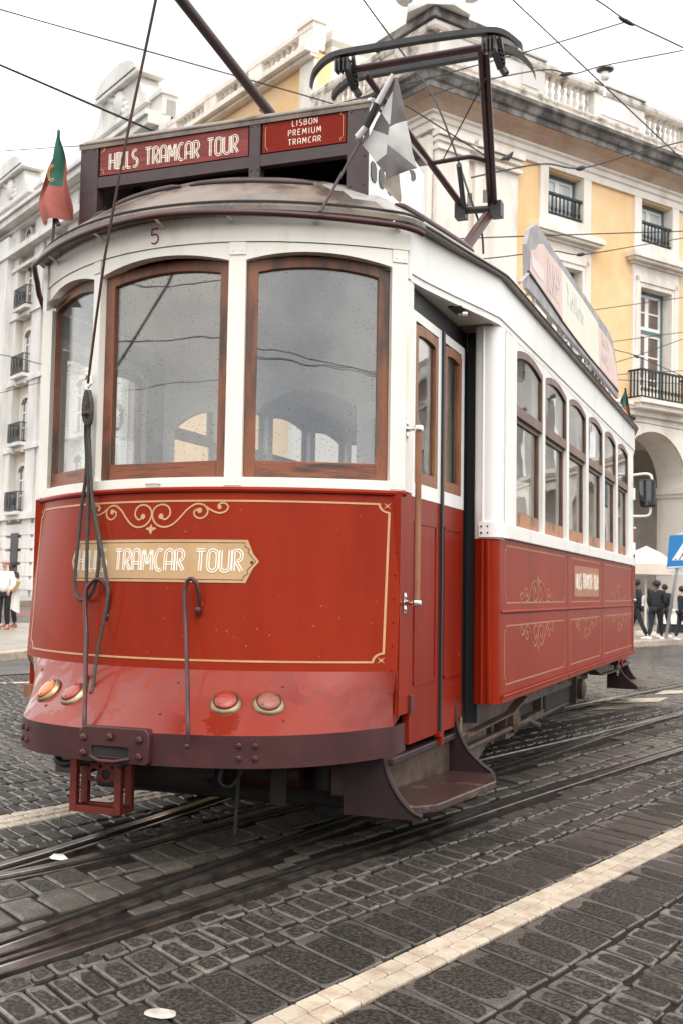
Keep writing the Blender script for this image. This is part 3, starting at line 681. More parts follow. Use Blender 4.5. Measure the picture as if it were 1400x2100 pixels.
m.build('stay_rod', BLACK, PGO, 60)
def strap(pl, y, w, h):
    mm = MB(); c = curve([TP(*p, y=y) for p in pl], 5)
    for a, b in zip(c, c[1:]): mm.hexa([a+Vector((0,-w,-h)), a+Vector((0,w,-h)), a+Vector((0,w,h)), a+Vector((0,-w,h))], [b+Vector((0,-w,-h)), b+Vector((0,w,-h)), b+Vector((0,w,h)), b+Vector((0,-w,h))])
    return mm
m = strap([(638, 176), (645, 150), (668, 124), (700, 110), (760, 99), (860, 82), (960, 68), (1010, 64), (1040, 72), (1070, 96)], 8.05, .03, .022); m.build('contact_strip', BLACK, PGO)
m = strap([(683, 200), (700, 178), (728, 160), (800, 145), (900, 127), (1000, 110), (1040, 104), (1068, 116), (1090, 140), (1096, 156)], 8.45, .03, .024); m.build('contact_strip', BLACK, PGO)
m = MB(); m.tube([TP(728, 142, y=8.2), TP(1000, 95, y=8.2)], .03, 8)
m.build('bow_bar', MAROON, PGO, 60)
for u, v, s in ((704, 128, 1), (1004, 84, 1)):
    m = MB(); a = TP(u, v-12, y=8.05); b = TP(u+22, v+52, y=8.35); m.bar(a, b, .05, .07); m.bar(a+Vector((.06, .05, 0)), b+Vector((.02, 0, .04)), .03, .05)
    for k in range(4): m.box(a.x-.06+.03*k, a.x-.045+.03*k, a.y-.03, a.y+.05, a.z-.12, a.z-.02)
    for k in range(5): m.lathe([(.045, 0), (.045, .015)], a.lerp(b, .3+.15*k), (.3, 0, 1), 8)
    m.tube([b, b+Vector((.04, 0, -.07))], .03, 8)
    m.build('bow_bracket', BLACK, PGO, 40)
# trolley pole reaching forward over the cab
m = MB(); m.tube([(.02, 8.3, 3.36), (.0, 5.4, 3.772), (.0, 2.2, 4.22)], [.034, .028, .022], 10); m.box(-.12, .14, 8.1, 8.6, 3.2, 3.36); m.build('trolley_pole', SIGNBOX, TRAM, 60)
# ------------------------------------------------------------------ saloon sides
WX = 1.19
LBP = [(1.0, 4.90), (1.02, 5.05), (1.05, 5.2), (1.08, 5.35), (1.115, 5.5), (1.155, 5.68), (1.19, 5.86)]
WY = [(6.286, 7.056), (7.135, 7.903), (8.0, 8.747), (8.864, 9.608), (9.719, 10.413), (10.543, 11.281)]
PANELS = [(5.95, 7.955), (7.965, 9.59), (9.60, 11.70)]
for sx in (1, -1):
    S = lambda x, y, z: (x*sx, y, z)
    # letter board with its outward sweep over both doorways
    path = LBP+[(WX, 7), (WX, 8.8), (WX, 10.6)]+[(x, MIDY2-y) for x, y in LBP[::-1]]
    m = MB(S); nP = len(path)
    vs = [(x, y, z) for z in (2.59, 2.625) for x, y in path]+[(x+.008, y, z) for z in (2.625, 2.85) for x, y in path]+[(x-.03, y, z) for z in (2.59, 2.85) for x, y in path]
    F = []
    for i in range(nP-1):
        for a, b in ((0, 1), (1, 2), (2, 3), (4, 0), (3, 5), (5, 4)): F.append((a*nP+i, a*nP+i+1, b*nP+i+1, b*nP+i))
    m.add(vs, F); m.box(.985, 1.008, 4.862, 4.90, 2.59, 2.85); m.build('letter_board', WHITE, TRAM, 30)
    for fl in (0, 1):
        SS = lambda x, y, z: (x*sx, MIDY2-y if fl else y, z)
        m = MB(SS); q = [(.94, 4.9)]+[(x-.01, y) for x, y in LBP]+[(.94, 5.86)]
        m.prism([(x, y, 2.596) for x, y in q], (0, 0, .015)); m.box(1.03, 1.10, 5.42, 5.60, 2.588, 2.594, 1)
        m.lathe([(.03, 0), (.03, .012), (.015, .02)], (1.075, 5.54, 2.587), (0, 0, -1), 12, 2)
        m.build('doorway_soffit', [CREAM, BLACK, STEEL], TRAM)
        # bulkhead corner post: white above, red below, rounded
        cp = [(1.0, 6.01), (1.05, 6.0), (1.052, 5.90), (1.062, 5.885), (1.11, 5.87), (1.145, 5.868), (1.17, 5.876), (1.186, 5.90), (1.19, 5.96), (1.19, 6.02), (1.0, 6.02)]
        m = MB(SS); m.prism([(x, y, 1.44) for x, y in cp], (0, 0, 1.15)); m.prism([(x, y, .565) for x, y in cp], (0, 0, .875), 1)
        m.tube([(1.105, 5.866, .57), (1.105, 5.866, 1.43)], .010, 6, 1); m.tube([(1.145, 5.864, .57), (1.135, 5.86, 1.43)], .012, 6, 1)
        m.tube([(1.105, 5.868, 1.53), (1.105, 5.868, 2.59)], .006, 6, 0)
        m.build('corner_post', [WHITE, RED], TRAM, 50)
        m = MB(SS); pth = [(1.085, 5.862), (1.145, 5.855), (1.18, 5.862), (1.199, 5.885), (1.206, 5.95), (1.206, 6.05)]
        m.prism([(x, y, 1.447) for x, y in pth+[(1.15, 6.05), (1.09, 5.90)]], (0, 0, .08))
        m.build('corner_plate', WHITE, TRAM, 50)
        m = MB(SS)
        for x in (1.10, 1.135):
            for z in (1.47, 1.505): m.lathe([(.006, 0), (.004, .004)], (x, 5.857, z), (0, -1, 0), 8)
        m.build('rivet', MAROON, TRAM)
    m = MB(S); m.box(1.15, 1.206, 6.05, 11.57, 1.447, 1.527); m.build('waist_rail', WHITE, TRAM, bevel=.006)
    for k, (a, b) in enumerate(PANELS):
        m = MB(S); m.box(1.155, 1.184, a, b, .60, 1.445); m.box(1.15, 1.196, a, b, .565, .60); m.tube([(1.184, a, 1.05), (1.184, b, 1.05)], .012, 8)
        p = m.build('side_panel', RED, TRAM, 40)
        mp = (lambda u, v, h: ((1.184+h)*sx, u, v))
        for z0, z1 in ((1.098, 1.41), (.655, .972)):
            m = MB(); a1, b1, e = a+.10, b-.09, .03
            q = [(a1+e, z1), (b1-e, z1), (b1-e, z1-e), (b1, z1-e-.01), (b1, z0+e), (b1-e, z0+e-.01), (b1-e, z0), (a1+e, z0), (a1+e, z0+e), (a1, z0+e+.01), (a1, z1-e), (a1+e, z1-e+.01), (a1+e, z1)]
            for s, t in zip(q, q[1:]): m.ribbon([s, t], .010, mp)
            m.build('gold_lining', DIMGOLD, p)
        c = (a+b)/2
        if k != 1:
            m = MB(); ornament(m, c-.02, 1.10, .0011, -.00076, .009, mp); m.build('scroll_ornament', DIMGOLD, p)
        m = MB(); ornament(m, c, .965, .0011, .00078, .009, mp); m.build('scroll_ornament', DIMGOLD, p)
        if k == 1:
            m = MB(); m.add([mp(u, v, .002) for u, v in ((8.24, 1.135), (9.41, 1.135), (9.41, 1.362), (8.24, 1.362))], [(0, 1, 2, 3)]); m.build('name_plate', DIMGOLD, p)
            m = MB(); u0, u1 = (8.31, 9.37) if sx > 0 else (9.37, 8.31)
            lettering(m, 'HILLS TRAMCAR TOUR', u0, u1, 1.195, 1.30, .007, lambda u, v, h: mp(u, v, h+.002), double=.15); m.build('lettering', PAINTW, p)
    posts = [(6.0, 6.284)]+[(WY[i][1]+.002, WY[i+1][0]-.002) for i in range(5)]+[(11.283, 11.62)]
    for a, b in posts:
        m = MB(S); m.box(1.12, 1.19, a, b, 1.527, 2.60)
        if b-a > .2: m.box(1.185, 1.196, a+.03, a+.04, 1.53, 2.59); m.box(1.185, 1.194, (a+b)/2+.02, b, 1.53, 2.59)
        m.build('window_post', WHITE, TRAM)
    for a, b in WY:
        m = MB(S); nn = 10; hd = [(1.188, lerp(a, b, i/nn), 2.53+.05*(1-(2*i/nn-1)**2)) for i in range(nn+1)]
        m.prism(hd+[(1.188, b, 2.60), (1.188, a, 2.60)], (-.06, 0, 0)); m.build('window_header', WHITE, TRAM)
        m = MB(S); g = MB(S); sash(m, g, (1.1885, a+.002), (1.1885, b-.002), 2.165, 2.528, .05, .026, .06, .022, nrm=(1, 0, 0), top=.034)
        us = m.build('upper_sash', WOODS, TRAM, 40); g.build('pane', GLASS_S, us)
        m = MB(S); g = MB(S); sash(m, g, (1.165, a+.002), (1.165, b-.002), 1.53, 2.19, .0, .028, .09, .022, nrm=(1, 0, 0), top=.05)
        m.box(1.13, 1.1675, a+.03, b-.03, 1.531, 1.617, 1)
        ls = m.build('lower_sash', [WOODS, WORNSILL], TRAM, 40); g.build('pane', GLASS_S, ls)
    m = MB(S); m.tube([(1.20, 5.95, .60), (1.20, 11.65, .60)], .006, 6)
    m.build('bottom_bead', RED, TRAM, 60)

# interior
m = MB(); m.box(-.96, .96, 4.75, 12.87, .60, .655); m.box(-1.12, 1.12, 6.0, 11.6, .60, .66); m.build('floor', WOODL, TRAM)
m = MB(); m.grid(lambda u, v: (lerp(-.94, .94, u), lerp(4.80, 12.82, v), 2.62+.10*math.sin(math.pi*u)), 10, 2); m.build('ceiling', INTC, TRAM, 60)
for fl in (0, 1):
    SS = lambda x, y, z: (x, MIDY2-y if fl else y, z)
    m = MB(SS)
    for s in (1, -1):
        def XB(a, b, z0, z1): m.box(min(a*s, b*s), max(a*s, b*s), 6.0, 6.05, z0, z1)
        XB(.33, 1.12, .66, 1.5); XB(.33, .42, 1.5, 2.7); XB(.88, 1.12, 1.5, 2.7)
        nn = 10; m.prism([(s*lerp(.42, .88, i/nn), 6.0, 2.12+.1*(1-(2*i/nn-1)**2)) for i in range(nn+1)]+[(.88*s, 6.0, 2.7), (.42*s, 6.0, 2.7)], (0, .05, 0))
    nn = 12; m.prism([(lerp(-.33, .33, i/nn), 6.0, 2.2+.12*(1-(2*i/nn-1)**2)) for i in range(nn+1)]+[(.33, 6.0, 2.72), (-.33, 6.0, 2.72)], (0, .05, 0))
    m.build('bulkhead', INTC, TRAM)
    m = MB(SS); m.box(-.42, -.18, 4.80, 5.0, .66, 1.5); m.lathe([(.14, 0), (.14, .06), (.05, .08)], (-.30, 4.9, 1.5), (0, 0, 1), 16); m.bar((-.30, 4.9, 1.6), (-.12, 4.9, 1.62), .03, .03)
    m.lathe([(.015, 0), (.015, .35)], (.35, 4.9, 1.15), (0, 0, 1), 8); m.lathe([(.16, .34), (.17, .36), (.16, .38)], (.35, 4.9, 1.15), (0, 0, 1), 18)
    m.build('controller', BLACK, TRAM, 40)
k = 0
for y in (6.5, 7.3, 8.1, 8.9, 9.7, 10.5):
    for s in (1, -1):
        m = MB(); a, b = sorted((s*.35, s*1.05)); m.box(a, b, y, y+.42, 1.05, 1.12); m.box(a, b, y+.40, y+.46, 1.1, 1.60); m.box(a+.1, a+.16, y+.1, y+.4, .66, 1.05); m.box(b-.16, b-.1, y+.1, y+.4, .66, 1.05)
        m.build('seat', SEAT, TRAM, bevel=.015)

# ------------------------------------------------------------------ underneath
m = MB()
for s in (1, -1):
    m.box(*sorted((s*.92, s*.98)), 5.9, 11.7, .47, .565); m.box(*sorted((s*.40, s*.48)), 4.5, 13.1, .44, .60)
for y in (6.0, 7.0, 8.8, 10.6, 11.6): m.box(-.98, .98, y, y+.08, .46, .58)
m.build('underframe', DARK, TRAM)
for s in (1, -1):
    for fl in (0, 1):
        SS = lambda x, y, z: (x*s, MIDY2-y if fl else y, z)
        m = MB(SS); m.prism([(.985, 5.85, .565), (.985, 7.35, .565), (.985, 7.30, .49), (.985, 6.95, .42), (.985, 5.86, .40)], (-.02, 0, 0))
        m.prism([(1.04, 5.86, .40), (1.04, 6.95, .42), (1.04, 7.35, .485), (.92, 7.35, .485), (.92, 6.95, .42), (.92, 5.86, .40)], (0, 0, -.012))
        m.build('sill_bracket', TRUCK, TRAM)
    m = MB(lambda x, y, z: (x*s, y, z))
    m.box(.78, .86, 6.0, 10.9, .36, .42); m.box(.78, .84, 6.2, 10.7, .20, .25)
    for y in (6.3, 6.9, 7.2, 7.8, 8.8, 9.8, 10.6): m.box(.785, .835, y, y+.06, .18, .36)
    for y in (7.45, 10.15):
        m.box(.76, .90, y-.13, y+.13, .20, .44); m.lathe([(.09, 0), (.09, .05), (.05, .07)], (.89, y, .32), (1, 0, 0), 12)
        for dy in (-.3, .3): m.lathe([(.06, 0), (.075, .03), (.06, .06), (.075, .09), (.06, .12)], (.82, y+dy, .41), (0, 0, 1), 10)
    m.prism([(.87, 6.05, .41), (.87, 6.9, .35), (.87, 6.95, .22), (.87, 6.7, .14), (.87, 6.25, .11), (.87, 6.05, .2)], (-.03, 0, 0))
    m.tube([(.92, 6.2, .27), (.92, 7.9, .27), (.94, 8.2, .20)], .018, 6)
    m.build('truck_frame', TRUCK, TRAM)
    for y in (7.45, 10.15):
        m = MB(); m.lathe([(.12, -.02), (.33, -.015), (.375, -.03), (.395, -.03), (.40, .0), (.375, .02), (.375, .06), (.33, .06), (.30, .03), (.14, .03), (.10, .06)], (.42*s, y, .385), (s, 0, 0), 28)
        m.build('wheel', DARK, TRAM, 40)
for y in (7.45, 10.15):
    m = MB(); m.tube([(-.42, y, .385), (.42, y, .385)], .05, 10); m.build('axle', DARK, TRAM, 60)
m = MB(); m.box(-.38, .38, 5.3, 12.3, .24, .52); m.box(-.84, .84, 5.15, 6.6, .30, .54); m.box(-.56, .56, 6.3, 11.3, .12, .44); m.box(-.78, .78, 6.02, 10.9, .14, .52); m.box(-.82, .82, 5.2, 5.26, .09, .46); m.box(-.85, -.45, 8.3, 9.4, .26, .52); m.box(.45, .85, 8.9, 10.2, .22, .50); m.build('underfloor_fill', DARK, TRAM, bevel=.02)  # dark boxes round the motor, added to deepen the shade under the floor
# under the front end
SSF = lambda x, y, z: (x, y, z)
m = MB(); m.lathe([(.0, 0), (.10, .0), (.12, .02), (.12, .40), (.10, .42), (.0, .42)], (-.27, 4.72, .325), (1, 0, 0), 24); m.build('air_tank', DARK, TRAM, 40)
m = MB(); x0, x1, y0, y1, z0, z1 = -.445, -.175, 4.42, 4.54, .13, .43
for x in (x0, x1-.035):
    for y in (y0, y1-.03): m.box(x, x+.035, y, y+.03, z0, z1)
for z in (z0,):
    m.box(x0+.035, x1-.035, y0+.001, y0+.03, z, z+.03); m.box(x0+.035, x1-.035, y1-.029, y1-.001, z, z+.03)
    for x in (x0+.001, x1-.034): m.box(x, x+.033, y0+.03, y1-.03, z, z+.03)
rb = m.build('guard_frame', REDBOX, TRAM, bevel=.003)
m = MB()      # perforated plate set back inside the frame
hx, hz = (-.375, -.31, -.245), (.29, .36)
for j, z in enumerate(hz):
    for i, x in enumerate(hx):
        o, c = [], []
        for k in range(16):
            a = R(22.5*k+11); cx, cz = math.cos(a), math.sin(a); t = 1/max(abs(cx), abs(cz))
            o.append((x+cx*t*.0325, y0+.09, z+cz*t*.035)); c.append((x+cx*.024, y0+.09, z+cz*.024))
        m.ring(o, c, (0, .01, 0))
m.build('perforated_plate', REDBOX, rb)
m = MB(); m.tube(curve([(-.56, 4.55, .42), (-.57, 4.5, .36), (-.53, 4.48, .33), (-.44, 4.5, .34), (-.30, 4.6, .35), (-.16, 4.6, .40)], 6), .018, 8)
m.build('hose', RUBBER, TRAM, 60); m = MB(); m.tube(curve([(-.12, 4.45, .42), (-.14, 4.4, .37), (-.18, 4.42, .36), (-.22, 4.6, .42)], 5), .016, 8); m.build('hose', RUBBER, TRAM, 60); m = MB(); m.tube(curve([(.26, 4.6, .40), (.24, 4.58, .30), (.29, 4.58, .27), (.33, 4.6, .33), (.34, 4.6, .42)], 5), .012, 8)
m.build('hose', RUBBER, TRAM, 60)
m = MB(); m.box(.47, .53, 4.62, 4.66, .20, .43); m.box(.36, .42, 4.7, 4.74, .30, .43); m.tube([(.40, 4.45, .42), (.385, 4.45, .10)], .008, 6)
m.lathe([(.03, .0), (.05, .02), (.05, .12), (.1, .13), (.1, .16), (.03, .17)], (.62, 4.9, .22), (0, 0, 1), 14); m.lathe([(.02, 0), (.02, .2)], (.62, 4.9, .35), (0, 0, 1), 8)
m.box(.12, .2, 4.6, 4.7, .30, .42); m.tube([(.1, 4.7, .33), (.5, 4.7, .36)], .02, 8); m.tube([(.3, 4.62, .33), (.5, 4.75, .36)], .012, 8); m.build('brake_rigging', DARK, TRAM, 40)
for s in (1, -1):
    m = MB(); a, b = sorted((s*.66, s*.84)); m.box(a, b, 4.86, 5.05, .215, .50); m.build('sand_box', TRUCK, TRAM, bevel=.008)
m = MB(); m.tube([(-.5, 4.95, .3), (.5, 4.95, .3)], .09, 14); m.build('drum', MAROON, TRAM, 40)
# rear view mirror on its white bracket
m = MB(); Y = 11.75
m.tube(curve([(1.15, Y, 2.37), (1.30, Y, 2.385), (1.36, Y, 2.36), (1.365, Y, 2.28)], 4), .014, 8); m.tube(curve([(1.15, Y, 1.955), (1.30, Y, 1.955), (1.345, Y, 1.98), (1.35, Y, 2.05)], 4), .014, 8)
mr = m.build('mirror_bracket', WHITE, TRAM, 60)
for z in (1.62, 2.17): m = MB(); m.box(1.17, 1.215, 11.62, 11.66, z-.06, z+.06); m.build('hinge', WHITE, TRAM, bevel=.006)
m = MB(); o = [(1.235, 2.31), (1.25, 2.325), (1.38, 2.325), (1.40, 2.31), (1.41, 2.06), (1.395, 2.045), (1.27, 2.04), (1.25, 2.06)]
m.prism([(x, Y-.05, z) for x, z in o], (0, .06, 0)); m.build('mirror_shell', RUBBER, mr, bevel=.012)
MIRR = mat('mirror_glass', (.16, .17, .18), .06, metal=1)
m = MB(); m.prism([(lerp(1.322, x, .88), Y-.054, lerp(2.185, z, .9)) for x, z in o], (0, .003, 0)); m.build('mirror_glass', MIRR, mr)

# ------------------------------------------------------------------ advertising board on the roof
BX = 1.0
FADEP = mat('faded_pink_print', (.70, .50, .46), .6, col2=(.76, .58, .53), vscale=3); FADEY = mat('faded_yellow_print', (.82, .75, .62), .6, col2=(.84, .78, .67), vscale=3)
FADEG = mat('bleached_grey_board', (.42, .40, .41), .6, col2=(.28, .265, .28), vscale=5); FADEB = mat('faded_blue_print', (.66, .72, .74), .6); FADEW = mat('faded_white_print', (.78, .68, .64), .6)
bo = [(1080,590),(1079,500),(1086,468),(1099,460),(1112,477),(1135,515),(1165,557),(1183,585),(1202,612),(1226,648),(1247,678),(1256,702),(1263,745),(1267,800),(1267,818),(1240,783),(1205,738),(1165,692),(1120,638),(1100,613)]
B = [TP(*p, x=BX) for p in bo]
m = MB(); m.prism(B, (-.03, 0, 0))
for y, z in ((7.75, 3.27), (8.9, 3.22), (10.2, 3.24), (11.5, 3.27)): m.tube([(BX-.015, y, z), (.55, y, 3.14)], .013, 6); m.tube([(BX-.015, y, z+.1), (BX-.02, y, 2.97)], .013, 6)
m.tube([TP(1064, 580, x=1.06), TP(1081, 562, x=1.0)], .012, 6)
AB = m.build('advert_board', FADEG, TRAM)
BMp = lambda u, v, h: (BX+.001+h, u, v)
def bp(pts): return [(q.y, q.z) for q in (TP(*p, x=BX) for p in pts)]
pk = [(1084,555),(1086,512),(1095,512),(1102,500),(1112,500),(1125,520),(1150,552),(1152,655),(1130,622),(1103,583)]
ye = [(1150,552),(1165,574),(1183,600),(1200,625),(1225,664),(1227,754),(1205,727),(1165,675),(1152,657)]
pr = [(1225,668),(1245,695),(1256,718),(1262,755),(1266,799),(1247,777),(1227,755)]
for pts, mt, nm in ((pk, FADEP, 'faded pink end of the board nearest the camera'), (ye, FADEY, 'faded yellow middle of the board'), (pr, FADEP, 'faded pink far end of the board')):
    q = bp(pts); m = MB(); m.add([BMp(u, v, .002) for u, v in q], [tuple(range(len(q)))]); o = m.build('print', mt, AB); o['label'] = nm
def btext(t, p0, p1, mt, w, hz):
    a, b = TP(*p0, x=BX), TP(*p1, x=BX); m = MB()
    lettering(m, t, a.y, b.y, 0, 1, w, lambda u, v, h: BMp(u, lerp(a.z, b.z, (u-a.y)/(b.y-a.y))+v*hz, h+.004), track=.22); m.build('lettering', mt, AB)
btext('TICKETS', (1120, 565), (1145, 596), FADEW, .020, .13); btext('INSIDE', (1121, 596), (1143, 623), FADEW, .020, .12)
btext('Yellow', (1160, 622), (1194, 668), FADEB, .024, .16)
btext('TICKETS', (1231, 704), (1246, 726), FADEW, .020, .11); btext('INSIDE', (1232, 737), (1246, 757), FADEW, .020, .10)
q = bp([(1088,520),(1096,532),(1112,552),(1113,580),(1098,562),(1088,545)]); m = MB(); m.add([BMp(u, v, .004) for u, v in q], [tuple(range(len(q)))]); m.build('print', FADEW, AB)
m = MB(); e = [TP(*p, x=BX+.004) for p in ((1081,556),(1103,586),(1130,626),(1152,659),(1180,697),(1210,735),(1240,770),(1266,803))]; m.tube(e, .009, 5); m.build('dark_edge', BLACK, AB)
# ------------------------------------------------------------------ cords and flags tied to the tram (in the tram's frame)
def place(o): o.rotation_euler = (0, TILT, 0); return o
ring = SF(181, 786, .03)
m = MB(); m.tube([TP(338, -95, y=4.05), TP(320, 0, y=4.12), TP(293, 130, y=4.18), TP(265, 260, y=4.22), TP(240, 390, y=4.25), TP(215, 530, y=4.32), TP(197, 660, y=4.42), ring], .0065, 8)
place(tag(m.build('pull_cord', CORD, None, 60), 'long brown cord running up from the front window post past the sign box', 'cord'))
m = MB(); m.tube([SF(176, 778, .02), SF(180, 768, .035), SF(187, 772, .03), SF(188, 786, .035), SF(181, 796, .03)], .006, 8)
rg = m.build('rope_ring', WHITE, TRAM, 60)
coil = thing('coiled_rope', 'grey rope knotted on the front post, hanging in long loops over the red front', 'rope'); place(coil)
def strand(pts, hs, r=.0085):
    P = [SF(u, v, h) for (u, v), h in zip(pts, hs)]
    m = MB(); m.tube(curve(P, 7), r, 8); m.build('strand', ROPE, coil, 70)
strand([(180, 800), (176, 880), (178, 960), (168, 1040), (160, 1120), (154, 1190), (158, 1222), (170, 1230), (185, 1222), (198, 1190), (204, 1130), (196, 1070), (186, 1020), (182, 960), (184, 860)], [.03]*15)
strand([(183, 800), (182, 900), (182, 980), (180, 1080), (178, 1180), (176, 1260), (175, 1330), (176, 1380), (184, 1416), (188, 1420), (192, 1402), (200, 1340), (214, 1270), (222, 1220), (218, 1180), (206, 1110), (196, 1060), (188, 1000), (184, 900)],
       [.045]*7+[.06, .10, .12, .09]+[.05]*8)
m = MB()
for k in range(3): m.tube(curve([SF(178+3*k, 800+6*k, .04), SF(172+2*k, 830+5*k, .055), SF(174+3*k, 862, .05), SF(186-k, 868-6*k, .055), SF(189, 835-4*k, .06), SF(184, 802, .045)], 5), .009, 8)
m.tube(curve([SF(171, 850, .05), SF(180, 846, .07), SF(190, 850, .055)], 5), .010, 8)
m.build('knot', ROPE, coil, 70)

FG = mat('flag_green', (.035, .145, .10), .75, col2=(.022, .11, .075), vscale=14); FR = mat('flag_red', (.40, .115, .09), .75, col2=(.32, .085, .068), vscale=10)
FRL = mat('flag_emblem_yellow', (.50, .36, .14), .7); FWH = mat('flag_white', (.70, .69, .67), .8, col2=(.60, .59, .58), vscale=9); FBK = mat('flag_grey_black', (.15, .14, .145), .8, col2=(.11, .105, .11), vscale=9)
def cloth(left, right, y, fold, nu, nv, pick, mats, name, parent, ph=0.):
    Lc = curve([TP(*p, y=y) for p in left], 6); Rc = curve([TP(*p, y=y) for p in right], 6)
    def at(c, t): k = t*(len(c)-1); i = min(int(k), len(c)-2); return c[i].lerp(c[i+1], k-i)
    def P(u, v):
        p = at(Lc, v).lerp(at(Rc, v), u); p.y += fold*(.25+v)*math.sin(u*9.5+ph+v*1.2)+.012*math.sin(v*11+u*4); return p
    m = MB(); m.shell(lambda u, v, h: (lambda p: (p.x, p.y+h, p.z))(P(u, v)), nu, nv, .003)
    for k, f in enumerate(m.f):
        c = sum((Vector(m.v[i]) for i in f), Vector())/len(f); m.m[k] = pick(k, c)
    return m.build(name, mats, parent, 60), P
# national flag, front left
fl = thing('portuguese_flag', 'drooping green and red flag on a thin staff at the tram\'s left front', 'flag'); place(fl)
yF = 4.80
m = MB(); m.tube([TP(107, 508, y=yF), TP(118, 380, y=yF), TP(121, 268, y=yF)], .0085, 8); m.tube([TP(112, 442, y=yF), TP(121, 462, y=yF)], .012, 6); m.build('staff', SIGNBOX, fl, 60)
cA, cB, cC = TP(100, 330, y=yF).z, TP(122, 384, y=yF).z, TP(137, 330, y=yF).z
def pk(k, c):
    x = c.x; xm = TP(118, 380, y=yF).x
    zb_ = cB if abs(x-xm) < .03 else (cA if x < xm else cC)
    return 0 if c.z > zb_ else 1
cl, P = cloth([(119, 267), (110, 318), (94, 360), (73, 407), (85, 458)], [(122, 266), (129, 300), (140, 345), (150, 400), (158, 441)], yF-.012, .03, 26, 40, pk, [FG, FR], 'cloth', fl)
m = MB()
mpF = lambda u, v, h: (lambda p: (p.x, p.y-.006-h, p.z))(TP(u, v, y=yF-.03))
m.ribbon(arc(108, 356, 8, 17, 50, 310, 14), 1.5, mpF, .001); m.ribbon(arc(108, 356, 5, 12, 60, 300, 12), 1.1, mpF, .0014); m.ribbon([(101, 370), (113, 367)], 1.4, mpF, .0018); m.ribbon([(104, 343), (112, 340)], 1.2, mpF, .0022)
m.build('emblem', FRL, fl)
# black and white city flag, front right
fl = thing('city_flag', 'black and white checkered flag on a slanted staff above the right front of the tram', 'flag'); place(fl)
yF = 4.66
m = MB(); m.tube([TP(657, 434, y=4.50), TP(742, 283, y=yF), TP(809, 161, y=yF)], .007, 8); m.build('staff', SIGNBOX, fl, 60)
FGY = mat('flag_grey', (.20, .185, .18), .8, col2=(.16, .145, .14), vscale=9); FTN = mat('flag_tan', (.36, .32, .27), .8, col2=(.30, .26, .22), vscale=8); FDK = mat('flag_dark', (.035, .036, .042), .8)  # tan for the tail panel of the city flag
def cz(u, v):            # cropped tracing units -> cloth, folded in depth
    x = 700+u/7; y = 150+v/7
    return TP(x, y, y=yF-.022*math.exp(-((u-665)/170)**2)+.014*math.exp(-((u-830)/110)**2)-.014*math.exp(-((u-1000)/140)**2)+.00004*(v-600))
for pts, mt in (([(768, 60), (540, 475)], FWH), ([(535, 480), (385, 800)], FDK), ([(380, 805), (262, 960)], FWH)):
    m = MB(); m.tube([Vector(cz(*p))-Vector((0, .03, 0)) for p in pts], [.0135, .017] if mt is not FWH or pts[0][0] < 500 else [.010, .014], 12); m.build('sleeve', mt, fl, 60)
m = MB(); q = Vector(cz(292, 958)); m.tube([q+Vector((.017*math.cos(R(a)), -.03, .017*math.sin(R(a)))) for a in range(0, 361, 30)], .004, 6); m.build('ring', STEEL, fl, 60)
PAN = [(0, [(742, 235), (690, 745), (640, 680), (565, 572), (650, 400)]), (1, [(770, 50), (795, 60), (835, 240), (880, 440), (925, 672), (840, 700), (770, 722), (690, 760), (705, 600), (735, 235)]),
 (1, [(560, 575), (640, 680), (690, 745), (680, 780), (665, 892), (560, 850), (440, 812), (495, 690)]),
 (0, [(440, 815), (560, 853), (665, 897), (652, 1020), (640, 1160), (560, 1225), (490, 1285), (420, 1180), (340, 1085), (296, 1030), (385, 915)]),
 (0, [(925, 682), (950, 800), (985, 960), (1010, 1130), (1078, 1358), (950, 1255), (820, 1150), (655, 1022), (665, 892), (680, 790), (700, 762), (770, 727), (840, 704)]),
 (1, [(655, 1024), (820, 1152), (950, 1258), (1078, 1360), (960, 1392), (830, 1440), (720, 1488), (620, 1532), (632, 1350), (640, 1160)]),
 (1, [(640, 1162), (632, 1350), (622, 1430), (560, 1370), (492, 1287), (560, 1226)]),
 (2, [(620, 1534), (720, 1490), (822, 1446), (835, 1600), (856, 1780), (852, 1830), (832, 1862), (740, 1780), (645, 1685), (600, 1640), (590, 1590)]),
 (1, [(965, 1392), (1030, 1392), (1058, 1450), (1060, 1520), (1020, 1562), (992, 1530), (992, 1470)])]
m = MB()
for k, pts in PAN:
    q = [Vector(cz(*p)) for p in pts]; c = sum(q, Vector())/len(q); n = len(q); b = [p+Vector((0, .003, 0)) for p in q]
    m.add(q+[c], [(i, (i+1) % n, n) for i in range(n)], k); m.add(b+[c+Vector((0, .003, 0))], [((i+1) % n, i, n) for i in range(n)], k); m.add(q+b, [(i, (i+1) % n, n+(i+1) % n, n+i) for i in range(n)], k)
m.build('cloth', [FWH, FGY, FTN], fl, 80)
# small flag on the far end of the roof
fl = thing('portuguese_flag', 'tiny green and red flag at the far end of the tram roof beside the balcony', 'flag'); place(fl)
m = MB(); yF = 11.7; m.tube([TP(1290, 862, y=yF), TP(1281, 796, y=yF)], .01, 6); m.lathe([(.02, 0), (.035, .02), (.02, .05)], TP(1292, 858, y=yF), (1, 0, .2), 8); m.build('staff', BLACK, fl, 60)
zz = TP(1283, 833, y=yF).z
cloth([(1281, 797), (1274, 815), (1271, 826), (1286, 850)], [(1282, 797), (1286, 815), (1290, 835), (1293, 856)], yF-.03, .03, 8, 14, lambda k, c: 0 if c.z > zz else 1, [FG, FR], 'cloth', fl)
